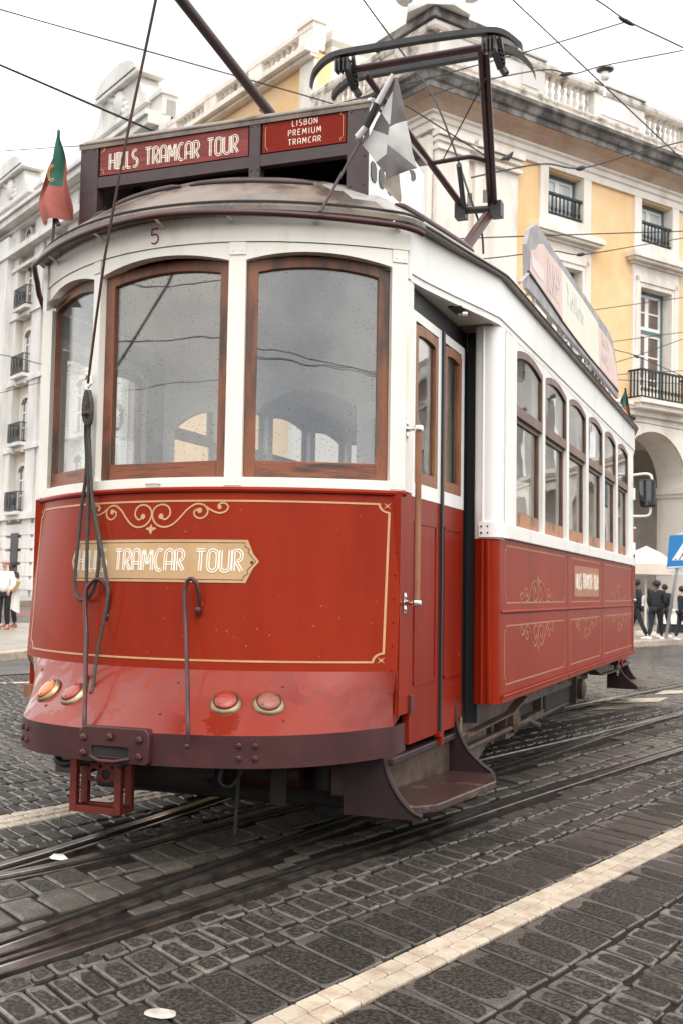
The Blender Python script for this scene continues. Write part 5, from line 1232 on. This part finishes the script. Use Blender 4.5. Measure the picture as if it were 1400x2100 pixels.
# white ornate apartment block at the far left
Ch = thing('white_apartment_block', 'tall white apartment block with iron balconies and carved gables at the far left', 'building')
m = MB(XLf); c0, c1 = 17.3, 52.
m.box(c0, c1, -.6, -.02, 0, 20.3); m.box(c0, c1, -12, -.6, 17, 20.3); m.build('wall', CREAMW, Ch)
m = MB(XLf)
for t in (17.3, 20.2, 23.2, 26.2, 29.0, 30.7, 34.4, 39.0, 42.5, 47.): m.box(t, t+1.3, -.02, .35, 0, 20.0)
m.box(35.2, 39.2, -.02, .7, 4, 19.6)
for z, h, o in ((4.1, .35, .55), (7.7, .22, .45), (11.3, .22, .45), (14.9, .22, .45), (17.6, .2, .45), (18.4, .3, .8), (19.9, .2, .5), (20.1, .35, 1.0), (20.45, .2, 1.15)): m.box(c0, c1, -.02, o, z, z+h)
for t in (17.3, 24.6, 31.0, 38.4, 45): m.box(t, t+1.2, -.3, .4, 20.6, 21.5); m.box(t-.1, t+1.3, -.35, .5, 21.5, 21.7)
m.box(c0, c1, -.25, .2, 20.6, 21.3)
for z in (.5, 1.2, 1.9, 2.6, 3.3): m.box(c0, c1, -.02, .38, z, z+.55)
m.build('mouldings', CWALL, Ch)
for t0, t1 in ((18.4, 24.4), (32.6, 38.8)):       # carved gables
    w, c = t1-t0, (t0+t1)/2; m = MB(XLf)
    m.box(t0, t1, -.5, .5, 20.6, 21.5); m.box(t0-.1, t1+.1, -.55, .7, 21.4, 21.6)
    for s in (-1, 1):                              # solid scrolled shoulders
        sh = [(c+s*x*w, z) for x, z in ((.30, 21.6), (.5, 21.6), (.47, 21.9), (.40, 22.1), (.36, 22.5), (.33, 22.9), (.30, 22.9))]
        n = len(sh); m.add([(t, -.4, z) for t, z in sh]+[(t, .55, z) for t, z in sh], [tuple(range(n)), tuple(range(2*n-1, n-1, -1))]+[(i, i+n, (i+1) % n+n, (i+1) % n) for i in range(n)])
    m.box(c-.31*w, c+.31*w, -.4, .5, 21.6, 23.1)
    hd = [(c+.36*w*math.cos(R(a)), 23.1+.75*math.sin(R(a))) for a in range(0, 181, 15)]; n = len(hd)
    for o0, o1, k_, dz in ((-.4, .5, .9, 0), (-.45, .85, 1, .12)):
        q = [(c+(t-c)*k_, z+dz) for t, z in hd]
        m.add([(t, o0, z) for t, z in q]+[(t, o1, z) for t, z in q]+[(c, o0, 23.1+dz), (c, o1, 23.1+dz)], [(i, i+1, 2*n) for i in range(n-1)]+[(n+i+1, n+i, 2*n+1) for i in range(n-1)]+[(i, n+i, n+i+1, i+1) for i in range(n-1)]+[(0, 2*n, 2*n+1, n), (n-1, 2*n-1, 2*n+1, 2*n)])
    m.box(c-.40*w, c+.40*w, -.5, .8, 23.0, 23.16)
    for q in range(14):
        a, rr_ = R(26*q), .25+.06*(q % 4)
        m.lathe([(0, -.18), (.20, -.05), (.16, .08), (0, .16)], (c+.9*math.cos(a)*(.5+.05*q), .5, 22.35+.55*math.sin(a*1.3)), (0, 1, 0), 7)
    m.lathe([(.5, -.1), (.55, .08), (.34, .18), (0, .22)], (c, .5, 22.4), (0, 1, 0), 14)
    g = m.build('gable', CWALL, Ch, 50)
def c_window(t, z0, z1, w, balc, o=0., arch_=True):
    m = MB(XLf); n = 8; top = [(t+w/2*math.cos(R(a)), o+.05, z1-.35+.35*math.sin(R(a))) for a in [180*i/n for i in range(n+1)]]
    pr = [(t+w/2, o+.05, z0)]+top+[(t-w/2, o+.05, z0)]
    m.add(pr, [tuple(range(len(pr)))], 1)
    for q in ((t-w/2-.16, t-w/2, z0, z1-.3), (t+w/2, t+w/2+.16, z0, z1-.3)): m.box(q[0], q[1], o-.02, o+.16, q[2], q[3])
    tp = [(t+(w/2+.16)*math.cos(R(a)), z1-.35+.52*math.sin(R(a))) for a in range(0, 181, 15)]; ti = [(t+w/2*math.cos(R(a)), z1-.35+.35*math.sin(R(a))) for a in range(0, 181, 15)]
    k = len(tp); m.add([(a, o+.16, b) for a, b in tp]+[(a, o+.16, b) for a, b in ti]+[(a, o, b) for a, b in tp], [(i, i+1, k+i+1, k+i) for i in range(k-1)]+[(2*k+i, 2*k+i+1, i+1, i) for i in range(k-1)])
    for q in (t-w/2, t-.04, t+w/2-.07): m.box(q, q+.08, o+.05, o+.09, z0, z1-.35, 2)
    for zz in (z0+(z1-z0)*.35, z0+(z1-z0)*.68): m.box(t-w/2, t+w/2, o+.05, o+.085, zz, zz+.06, 2)
    m.build('window', [CWALL, PANED, WINW], Ch)
    if balc:
        m = MB(XLf); m.box(t-w/2-.35, t+w/2+.35, o, o+.75, z0-.16, z0); m.box(t-w/2-.2, t-w/2, o, o+.5, z0-.5, z0-.16); m.box(t+w/2, t+w/2+.2, o, o+.5, z0-.5, z0-.16); m.build('balcony_slab', CWALL, Ch)
        m = MB(XLf); a, b = t-w/2-.33, t+w/2+.33
        for zz in (z0+.05, z0+1.0): m.box(a, b, o+.68, o+.72, zz, zz+.05); m.box(a, a+.04, o, o+.7, zz, zz+.05); m.box(b-.04, b, o, o+.7, zz, zz+.05)
        for k in range(13): q = a+(b-a)*k/12; m.box(q-.018, q+.018, o+.685, o+.715, z0+.05, z0+1.02)
        for k in range(5): m.box(a, a+.03, o+.14*k, o+.14*k+.03, z0+.05, z0+1.02); m.box(b-.03, b, o+.14*k, o+.14*k+.03, z0+.05, z0+1.02)
        for k in range(4):
            q = a+(b-a)*(k+.5)/4; m.tube([(q+.14*math.cos(R(u)), o+.70, z0+.5+.26*math.sin(R(u))) for u in range(0, 361, 40)], .02, 4)
        m.build('balcony_railing', IRON, Ch)
for z in (4.45, 8.05, 11.65, 15.25): c_window(32.9, z+.05, z+2.5, 1.15, True)
for z in (4.6, 8.2, 11.8, 15.3): c_window(37.3, z, z+2.35, 1.7, False, .7)
for z in (4.45, 8.05, 11.65, 15.25):
    for t in (41.2, 45.5): c_window(t, z+.05, z+2.5, 1.15, True)
for z in (4.45, 8.05, 11.65, 15.25):
    for t in (19.5, 22.4, 25.4, 28.3): c_window(t, z+.05, z+2.5, 1.15, False)
for t in (25., 27.5, 31.3, 33.6, 36.4, 37.8): c_window(t, 18.75, 19.75, .7, False)
for q in ((32.3, 33.4, .36, .42, .2, 3.4), (37.0, 38.6, .36, .44, .2, 3.2)): m = MB(XLf); m.box(*q); m.build('street_door', BLACK, Ch)
m = MB(XLf); m.box(35.0, 36.2, .8, .9, 2.6, 3.1); m.build('shop_board', mat('shop_board_cream', (.66, .50, .36), .6), Ch)
# ------------------------------------------------------------------ overhead wires
WIRE = mat('black_cable', (.018, .018, .019), .6)
def wire(label, pts, r=.012, sag=0., bits=()):
    P = [WD(u, v, d) for u, v, d in pts]
    P = curve(P, 6) if len(P) > 2 else [P[0].lerp(P[1], i/8)-Vector((0, 0, sag*4*(i/8)*(1-i/8))) for i in range(9)]
    m = MB(); m.tube(P, r, 6)
    o = m.build('overhead_wire', WIRE, None, 60); tag(o, label, 'wire', 'wires over the street')
    for u, v, d, s in bits:
        q = WD(u, v, d); b = MB(); b.lathe([(r, -s), (r*2.6, -s*.6), (r*3.2, 0), (r*2.6, s*.6), (r, s)], q, (P[-1]-P[0]), 10); b.build('insulator', WIRE, o, 60)
    return o
wire('topmost wire in the left sky, slanting down behind the trolley pole', [(-300, -70, 17), (0, 19, 18), (300, 104, 19.5), (612, 192, 21), (760, 236, 22)], .012)
wire('thick black wire across the left sky that runs down behind the sign box', [(-260, 25, 13), (0, 133, 14), (307, 265, 15.5), (520, 352, 16.5)], .015)
wire('nearly level thin wire behind the tip of the flag at the left', [(-300, 330, 20), (0, 310, 21), (170, 299, 22), (400, 286, 24)], .009)
wire('wire curving down from the top edge past the pantograph bow to the tram', [(690, -80, 12.5), (745, 0, 12.2), (829, 115, 11.8), (884, 192, 11.4), (925, 290, 11.0), (958, 390, 10.6), (985, 470, 10.4), (990, 520, 10.3)], .010)
wire('straight wire running from the top edge down to the right over the balustrade', [(985, -62, 18), (1051, 0, 18.6), (1400, 329, 23), (1560, 480, 26)], .013)
wire('short wire in the upper right corner of the sky with a joint at its middle', [(1090, -75, 16), (1222, 0, 16.6), (1288, 44, 17), (1400, 98, 17.6), (1560, 178, 18.5)], .011, bits=[(1283, 44, 16.9, .16)])
wire('wire rising from behind the pantograph to the joint in the upper right sky', [(600, 238, 15), (740, 200, 15.4), (817, 177, 15.7), (1085, 104, 16.6), (1278, 46, 17)], .010)
wire('wire passing just under the white camera on the parapet', [(880, 196, 16), (960, 172, 16.5), (1114, 143, 18), (1171, 152, 18.6), (1240, 134, 19.2), (1400, 103, 20.5), (1600, 62, 22)], .011, bits=[(1160, 152, 18.5, .18)])
wire('dark kinked wire crossing in front of the top windows', [(966, 364, 15), (1040, 348, 16), (1118, 336, 17), (1191, 345, 18), (1290, 317, 19), (1400, 290, 20), (1560, 250, 21.5)], .013, bits=[(1190, 345, 18, .14)])
wire('level wire just above the advertising board', [(880, 494, 16), (1000, 487, 17), (1400, 474, 20), (1600, 468, 22)], .010)
wire('kinked wire crossing behind the top of the advertising board', [(880, 540, 17), (1017, 528, 18), (1130, 515, 19), (1191, 522, 19.5), (1300, 505, 20.5), (1400, 488, 21.5), (1560, 460, 23)], .010, bits=[(1190, 522, 19.5, .12)])
wire('thin wire over the yellow wall level with the middle of the advertising board', [(1150, 645, 24), (1400, 610, 27), (1600, 582, 29)], .010)
wire('thin wire crossing the lower panes of the tall window', [(1200, 708, 25), (1400, 681, 27.5), (1600, 654, 30)], .010)
wire('wire slanting down to the right across the tall window to the balcony', [(1180, 686, 22), (1256, 716, 23), (1304, 730, 24), (1400, 772, 26), (1560, 845, 28)], .009, bits=[(1304, 731, 24, .12)])
wire('wire rising to the right across the tall window, crossing the slanting one', [(1200, 765, 22), (1262, 743, 23), (1304, 730, 24), (1400, 695, 25.5), (1560, 640, 28)], .009)
wire('pair of level wires in front of the balcony, upper one', [(1180, 782, 24), (1270, 768, 25), (1400, 760, 27), (1600, 745, 29)], .009)
wire('pair of level wires in front of the balcony, lower one', [(1180, 778, 26), (1270, 779, 27), (1400, 788, 28), (1600, 800, 30)], .008)
wire('thin wire below the balcony slanting over the archway stones', [(1230, 862, 24), (1310, 866, 25), (1400, 882, 27), (1600, 915, 29)], .009)
wire('thin dark wire low over the white block beside the left front window', [(-250, 690, 30), (0, 727, 32), (90, 748, 33), (260, 790, 35)], .012)
wire('thin wire across the white block at the height of its middle balcony', [(-250, 860, 30), (0, 806, 32), (60, 790, 33), (260, 740, 35)], .010)
# ------------------------------------------------------------------ small things on the building
CC = thing('security_camera', 'small white dome camera on a short bracket above the stone parapet', 'camera', WD(1239, 166, 34.6))
m = MB(); m.lathe([(.05, -.5), (.05, .0), (.12, .04), (.14, .14), (.13, .25), (.08, .3)], (0, 0, .0), (0, 0, 1), 14); m.build('dome', WINW, CC, 50)
m = MB(); m.lathe([(.27, .36), (.29, .40), (.25, .46), (.14, .53), (.0, .55)], (0, 0, -.02), (0, 0, 1), 16); m.build('rain_hood', STONE, CC, 50)
m = MB(); m.lathe([(.12, .27), (.25, .33)], (0, 0, 0), (0, 0, 1), 14); m.build('lens_band', BLACK, CC, 50)
pg = WD(1040, 331, 32.2)
PGN = thing('pigeon', 'dark pigeon perched on the stone ledge beside the yellow wall', 'bird', pg)
import bmesh
def skinned(name, verts, edges, rad, mt, parent, sub=2):
    me = bpy.data.meshes.new(name); me.from_pydata([tuple(v) for v in verts], edges, [])
    o = bpy.data.objects.new(name, me); scene.collection.objects.link(o)
    sk = o.modifiers.new('skin', 'SKIN'); ss = o.modifiers.new('sub', 'SUBSURF'); ss.levels = sub; ss.render_levels = sub
    if not me.skin_vertices: 
        b = bmesh.new(); b.from_mesh(me); b.verts.layers.skin.verify(); b.to_mesh(me); b.free()
    for i, r in enumerate(rad):
        me.skin_vertices[0].data[i].radius = r if isinstance(r, tuple) else (r, r)
    me.skin_vertices[0].data[0].use_root = True
    dg = bpy.context.evaluated_depsgraph_get(); dg.update()
    nm = bpy.data.meshes.new_from_object(o.evaluated_get(dg)); nm.name = name
    bpy.data.objects.remove(o); bpy.data.meshes.remove(me)
    nm.materials.clear(); nm.materials.append(mt); nm.polygons.foreach_set('material_index', [0]*len(nm.polygons)); nm.shade_smooth()
    q = bpy.data.objects.new(name, nm); scene.collection.objects.link(q); q.parent = parent
    return q
DKF = mat('dark_feathers', (.05, .05, .055), .6)
skinned('body', [(0,0,.12), (.09,0,.17), (.13,0,.25), (.17,0,.26), (-.1,0,.10), (-.22,0,.06), (.02,.03,.02), (.02,-.03,.02)], [(0,1),(1,2),(2,3),(0,4),(4,5),(0,6),(0,7)], [.075, .06, .04, .015, .06, .025, .012, .012], DKF, PGN)

# ------------------------------------------------------------------ people
SKIN = {'light': mat('skin_light', (.52, .30, .21), .55), 'dark': mat('skin_dark', (.10, .052, .035), .5)}
HAIR = mat('black_hair', (.012, .011, .011), .6, bump=.4, bscale=60)
CLO = {'black': mat('black_cloth', (.018, .018, .022), .85, col2=(.011, .011, .014), vscale=12), 'navy': mat('navy_cloth', (.022, .024, .036), .85), 'white': mat('white_cloth', (.74, .73, .70), .85),
       'grey': mat('charcoal_cloth', (.035, .034, .036), .85), 'jeans': mat('blue_jeans', (.13, .18, .24), .85), 'pink': mat('pink_cloth', (.62, .38, .36), .8), 'shoe': mat('white_shoe', (.75, .74, .72), .6), 'rshoe': mat('red_shoe', (.34, .09, .06), .6), 'tan': mat('tan_basket', (.52, .36, .18), .8, bump=.5, bscale=60)}
def person(label, loc, yaw, h, skin, top, legs, shoe, stride=.2, lean=0., arms=((.12, .02), (-.08, .0)), hair=True, wide=1., cap=None, coat=False, grp='people walking by the arcade'):
    p = thing('person', label, 'person', loc, grp); p.rotation_euler = (0, 0, yaw); k = h/1.75
    V, E, Rd = [], [], []
    def add(v, r, par=None):
        V.append(tuple(c*k for c in v)); Rd.append((r*k, r*k) if not isinstance(r, tuple) else (r[0]*k, r[1]*k))
        if par is not None: E.append((par, len(V)-1))
        return len(V)-1
    L_ = lean        # forward is +y
    pel = add((0, 0, .95), (.13*wide, .10)); sp = add((0, .02+L_*.3, 1.15), (.125*wide, .095), pel); ch = add((0, .02+L_*.7, 1.36), (.15*wide, .10), sp)
    nk = add((0, .02+L_, 1.50), .05, ch); jw = add((0, .045+L_*1.1, 1.585), (.062, .07), nk); hd = add((0, .03+L_*1.1, 1.67), (.078, .092), jw); tp_ = add((0, .02+L_*1.1, 1.73), (.05, .06), hd)
    add((0, .125+L_*1.1, 1.625), .012, hd)
    A_, G_ = [], []
    for s, (fw, out_) in zip((1, -1), arms):
        sh = add((.175*s*wide, .02+L_*.8, 1.42), .058, ch); el = add(((.235+out_)*s, -.02+fw*.4+L_*.8, 1.15), .045, sh); wr = add(((.22+out_*.8)*s, .08+fw+L_*.8, .93+abs(fw)*.35), .030, el)
        pm = add(((.215+out_*.8)*s, .10+fw*1.1+L_*.8, .86+abs(fw)*.4), (.032, .020), wr)
        x0, y0, z0 = [c/k for c in V[pm]]
        for dx, dy, ln in ((-.02, .035, .075), (-.008, .02, .09), (.004, .005, .095), (.015, -.01, .085)):
            a = add((x0+dx*s, y0+dy, z0-ln*.55), .0085, pm); add((x0+dx*s-.006*s, y0+dy+.014, z0-ln), .007, a)
        a = add((x0-.03*s, y0+.03, z0+.01), .010, wr); add((x0-.034*s, y0+.05, z0-.025), .008, a)
        A_.append((sh, el, wr))
    for s, st in ((1, stride), (-1, -stride)):
        hp = add((.09*s*wide, 0, .90), .085*wide, pel); kn = add((.095*s, st*.55+.03, .50), .055, hp); an = add((.095*s, st-.02, .09), .036, kn); add((.10*s, st+.10, .035), .032, an)
        G_.append((hp, kn, an))
    skinned('body', V, E, Rd, SKIN[skin], p, 1)
    v2 = lambda i, dz=0: (V[i][0], V[i][1], V[i][2]+dz*k)
    VV = [v2(pel, -.04 if not coat else -.12), v2(sp), v2(ch), v2(nk, -.045)]; EE = [(0, 1), (1, 2), (2, 3)]; RR = [(.17*wide*k, .145*k), (.17*wide*k, .14*k), (.195*wide*k, .15*k), .085*k]
    for sh, el, wr in A_:
        b = len(VV); VV += [v2(sh), v2(el), v2(wr, .01)]; EE += [(2, b), (b, b+1), (b+1, b+2)]; RR += [.088*k, .068*k, .050*k]
    skinned('jacket', VV, EE, RR, CLO[top], p, 2)
    VV = [v2(pel, .02)]; EE = []; RR = [(.14*wide*k, .115*k)]
    for hp, kn, an in G_:
        b = len(VV); VV += [v2(hp), v2(kn), v2(an, .03)]; EE += [(0, b), (b, b+1), (b+1, b+2)]; RR += [.10*wide*k, .078*k, .066*k]
    skinned('trousers', VV, EE, RR, CLO[legs], p, 2)
    for hp, kn, an in G_:
        x, y, z = V[an]; m = MB(); m.add([(x+a*k, y+b*k, c*k) for a, b, c in ((-.045,-.07,0),(.045,-.07,0),(.052,.10,0),(.03,.19,0),(-.03,.19,0),(-.052,.10,0),(-.04,-.06,.09),(.04,-.06,.09),(.04,.05,.085),(.025,.17,.04),(-.025,.17,.04),(-.04,.05,.085))],
            [(5,4,3,2,1,0),(6,7,8,9,10,11)]+[(i,(i+1)%6,6+(i+1)%6,6+i) for i in range(6)]); m.build('shoe', CLO[shoe], p, 70, bevel=.012)
    hx, hy, hz = V[hd]
    if hair:
        m = MB(); rr = .125 if hair == 'big' else .102
        m.lathe([(.07*k, -.07*k), (rr*.98*k, -.04*k), (rr*1.02*k, .02*k), (rr*.8*k, .075*k), (rr*.4*k, .105*k), (0, .112*k)], (hx, hy-.03*k, hz+.01*k), (0, -.15, 1), 14); m.build('hair', HAIR, p, 80)
    if cap:
        m = MB(); m.lathe([(.100*k, .0), (.112*k, .03*k), (.10*k, .08*k), (.05*k, .12*k), (0, .125*k)], (hx, hy-.005, hz+.015*k), (0, 0, 1), 14); m.build('cap', CLO[cap], p, 80)
    m = MB()
    for s in (-1, 1): m.lathe([(.011*k, 0), (.008*k, .006*k), (0, .008*k)], (hx+.03*s*k, hy+.083*k, hz-.005*k), (0, 1, 0), 8)
    m.box(hx-.022*k, hx+.022*k, hy+.070*k, hy+.082*k, hz-.078*k, hz-.070*k)
    m.build('face_details', HAIR, p, 80)
    return p
def gp(u, v, z=.12): q = WP(u, v, z=z); return (q.x, q.y, z)
def hgt(u, v0, v1, z=.12):
    q = WP(u, v1, z=z); d = (q-WO).dot(WW_); return (v1-v0)/F_PX*d
person('person in a dark jacket walking half hidden by the rear of the tram', gp(1306, 1309), R(75), hgt(1306, 1190, 1309), 'dark', 'black', 'black', 'shoe', .3, .03)
person('shorter person in a white collar and blue jeans seen between the two dark figures', gp(1327, 1298), R(-160), hgt(1327, 1208, 1300), 'dark', 'white', 'jeans', 'shoe', .05, 0, hair='big')
person('large person in a long black coat with big dark hair, beside the parasol pole', gp(1343, 1311), R(-20), hgt(1343, 1192, 1312), 'dark', 'black', 'black', 'shoe', .22, .04, wide=1.22, hair='big', coat=True)
person('person in a dark padded jacket close against the right side of the large person', gp(1360, 1307), R(-25), hgt(1360, 1200, 1308), 'light', 'navy', 'grey', 'shoe', .2, .03, wide=1.05, arms=((-.05, .03), (.2, .05)))
person('person in a navy jacket standing right of the leaning sign pole, hands in front', gp(1396, 1313), R(-60), hgt(1396, 1204, 1314), 'light', 'navy', 'navy', 'shoe', .14, .0, arms=((.22, .0), (.22, .0)), wide=1.05)
g1 = WP(6, 1291, z=.10)
person('person in a white shirt and pale pink headscarf with dark trousers at the left edge', (g1.x, g1.y, .1), R(200), hgt(6, 1150, 1291, .1), 'light', 'white', 'black', 'rshoe', .05, 0, hair=False, cap='pink', arms=((.25, .02), (.25, .02)), grp='people by the left kerb')
g2 = WP(21, 1286, z=.10)
person('person in dark clothes standing just right of the person in the pink headscarf', (g2.x, g2.y, .1), R(170), hgt(21, 1153, 1286, .1), 'dark', 'navy', 'black', 'rshoe', .05, 0, arms=((.30, .03), (.3, .0)), grp='people by the left kerb')
d2 = (g2-WO).dot(WW_)
b = WD(22, 1200, d2-.35); m = MB(); m.lathe([(.0, -.12), (.13, -.12), (.19, .02), (.20, .08), (.16, .12), (.06, .2), (0, .2)], b, (0, 0, 1), 16)
tag(m.build('basket', CLO['tan'], None, 50), 'round tan basket heaped with white rolls held by the pair at the left edge', 'basket')
b = WD(31, 1218, d2-.30); m = MB(); m.shell(lambda u, v, h: (b.x+lerp(-.14, .10, u)+.05*v*(u-.3), b.y+.03*math.sin(u*9)+h, b.z+lerp(.12, -.36, v)+.04*math.sin(u*5)), 12, 8, .012)
tag(m.build('white_cloth', CLO['white'], None, 60), 'white cloth bag hanging from the hand of the person at the left', 'bag')

# ------------------------------------------------------------------ parasol, crossing sign, counter
um = WP(1322, 1306, z=.12); d = (um-WO).dot(WW_)+1.6
base = WD(1322, 1300, d); base.z = .12
U = thing('parasol', 'cream parasol on a pale pole behind the dark group of people', 'parasol', base)
hz_ = (WD(1318, 1119, d)-base).z; rim = (WD(1318, 1169, d)-base).z; ra = (WD(1378, 1150, d)-WD(1318, 1150, d)).length
CAN = mat('parasol_canvas', (.72, .64, .55), .8, col2=(.66, .57, .48), vscale=3)
m = MB(); n = 8
for k in range(n):
    a, b = R(45*k+10), R(45*k+55); f = lambda t, r, z: (r*math.cos(t), r*math.sin(t), z)
    for r0, z0, r1, z1 in ((0.0, hz_, ra*.5, lerp(hz_, rim, .34)+.04), (ra*.5, lerp(hz_, rim, .34)+.04, ra, rim+.16)): m.add([f(a, r0, z0), f(a, r1, z1), f(b, r1, z1), f(b, r0, z0)], [(0, 1, 2, 3)])
    m.add([f(a, ra, rim+.16), f(a, ra, rim-.12), f(b, ra, rim-.12), f(b, ra, rim+.16)], [(0, 1, 2, 3)])
m.build('canopy', CAN, U, 20)
m = MB()
for k in range(n): a = R(45*k+10); m.tube([(0, 0, hz_-.15), (ra*.97*math.cos(a), ra*.97*math.sin(a), rim+.10)], .012, 5)
m.build('rib', WOODL, U)
m = MB(); m.lathe([(.03, 0), (.03, hz_)], (0, 0, 0), (0, 0, 1), 10); m.lathe([(.28, 0), (.28, .08), (.05, .1)], (0, 0, 0), (0, 0, 1), 16); m.build('pole', CAN, U, 50)
sb = WP(1364, 1311, z=.12); d = (sb-WO).dot(WW_)
SG = thing('crossing_sign', 'blue pedestrian crossing sign with a white triangle on a leaning grey pole', 'road sign', sb)
loc = lambda u, v, dd=0: WD(u, v, d+dd)-sb
GREYM = mat('galvanised_grey', (.34, .34, .35), .4, metal=.5); BLUE = mat('sign_blue', (.02, .19, .46), .4); SW = mat('sign_white', (.80, .81, .82), .4); SGREY = mat('sign_back_grey', (.58, .60, .61), .5)
m = MB(); m.tube([loc(1364, 1311), loc(1386, 1170), loc(1394, 1105)], .038, 8); m.build('pole', GREYM, SG, 60)
tilt_ = loc(1450, 1118)-loc(1374, 1121); ux = tilt_.normalized(); uz = (loc(1371, 1096)-loc(1365, 1164)); w_, h_ = (loc(1368, 1170)-loc(1462, 1170)).length, uz.length; uz.normalize()
o0 = loc(1366, 1166, -.06)
SP = lambda a, b, h=0: tuple(o0+ux*(a*w_*.72)+uz*(b*h_)-WW_*h)
m = MB(); m.prism([SP(*q) for q in ((.04,0),(.96,0),(1,.04),(1,.96),(.96,1),(.04,1),(0,.96),(0,.04))], tuple(WW_*.02)); pl_ = m.build('blue_plate', BLUE, SG)
m = MB(); m.add([SP(a, b, .004) for a, b in ((.13, .24), (.87, .24), (.5, .88))], [(0, 1, 2)])
m.add([SP(a, b, .004) for a, b in ((.02, .02), (.98, .02), (.98, .05), (.02, .05))], [(0, 1, 2, 3)]); m.build('white_triangle', SW, pl_)
m = MB(); Z = lambda p, q, w: m.ribbon([p, q], w, lambda a, b, h: SP(a, b, .006+h), .001)
m.disc(.515, .70, .03, lambda a, b, h: SP(a, b, .007), .001, 10)
Z((.50, .665), (.485, .50), .06); Z((.485, .50), (.42, .37), .035); Z((.42, .37), (.38, .29), .03); Z((.49, .50), (.555, .40), .035); Z((.555, .40), (.57, .29), .03); Z((.50, .64), (.57, .55), .028); Z((.50, .64), (.43, .56), .028)
for q in (.24, .36, .64, .76): m.add([SP(a, b, .006) for a, b in ((q-.03, .255), (q+.03, .255), (q+.02, .29), (q-.02, .29))], [(0, 1, 2, 3)])
m.build('walking_figure', BLACK, pl_)
m = MB(); c = loc(1400, 1120, .05); rr = (loc(1400, 1100)-loc(1371, 1100)).length
m.prism([tuple(c+ux*rr*math.cos(R(a))+uz*rr*math.sin(R(a))) for a in range(0, 360, 15)], tuple(WW_*.02)); m.build('round_sign_back', SGREY, SG)
m = MB(); m.prism([tuple(loc(u, v, -.02)) for u, v in ((1376, 1170), (1420, 1172), (1420, 1180), (1377, 1178))], tuple(WW_*.02)); m.build('small_plate', SGREY, SG)
q = WP(1384, 1306, z=.12); dd = (q-WO).dot(WW_)+3.0
a, b = WD(1358, 1300, dd), WD(1440, 1300, dd); z1 = WD(1384, 1254, dd).z; zm = WD(1384, 1280, dd).z
m = MB(); v = (b-a).normalized(); v.z = 0; nv = Vector((-v.y, v.x, 0))
def hx(a_, b_, z0, z1_, t0, t1, mi): m.hexa([(*(a_+nv*t0).xy, z0), (*(b_+nv*t0).xy, z0), (*(b_+nv*t1).xy, z0), (*(a_+nv*t1).xy, z0)], [(*(a_+nv*t0).xy, z1_), (*(b_+nv*t0).xy, z1_), (*(b_+nv*t1).xy, z1_), (*(a_+nv*t1).xy, z1_)], mi)
hx(a, b, zm, z1, 0, .6, 0); hx(a+v*.04, b-v*.04, .12, zm, .04, .56, 1); hx(a-v*.03, b+v*.03, z1, z1+.05, -.04, .64, 0)
tag(m.build('low_counter', [CLO['white'], DARK]), 'low white counter with a dark base standing behind the person at the right edge', 'counter')
# unseen building and wires added behind the camera for glass and paint to reflect
FB = thing('reflection_block', 'long low block added behind the camera, seen only as a reflection in the tram', 'building', (0, -70, 0))
m = MB(); m.box(-90, 90, -10, 0, 0, 7.5)
for k in range(40): m.box(-88+k*4.4, -86.4+k*4.4, -.1, .15, 2, 5.5, 1)
m.build('wall', [mat('reflection_wall', (.16, .14, .125), .9), PANED], FB)
for lab, p, q, r in (('added unseen contact wire over the track in front of the tram, mirrored in its windscreen', (.3, 3.4, 5.75), (-1.2, -40, 5.6), .008),
                     ('added unseen span wire mirrored as the upper diagonal in the right windscreen', (-14, -6, 6.6), (16, -11, 6.0), .010),
                     ('added unseen span wire mirrored as the lower diagonal in the right windscreen', (-16, -5, 5.2), (18, -16, 7.4), .010),
                     ('added unseen thin cable mirrored across the middle windscreen', (-18, -14, 6.2), (18, -13, 6.9), .010)):
    P = [Vector(p).lerp(Vector(q), i/10)-Vector((0, 0, .5*4*(i/10)*(1-i/10)*.3)) for i in range(11)]
    m = MB(); m.tube(P, r, 6); tag(m.build('overhead_wire', WIRE, None, 60), lab, 'wire', 'wires over the street')
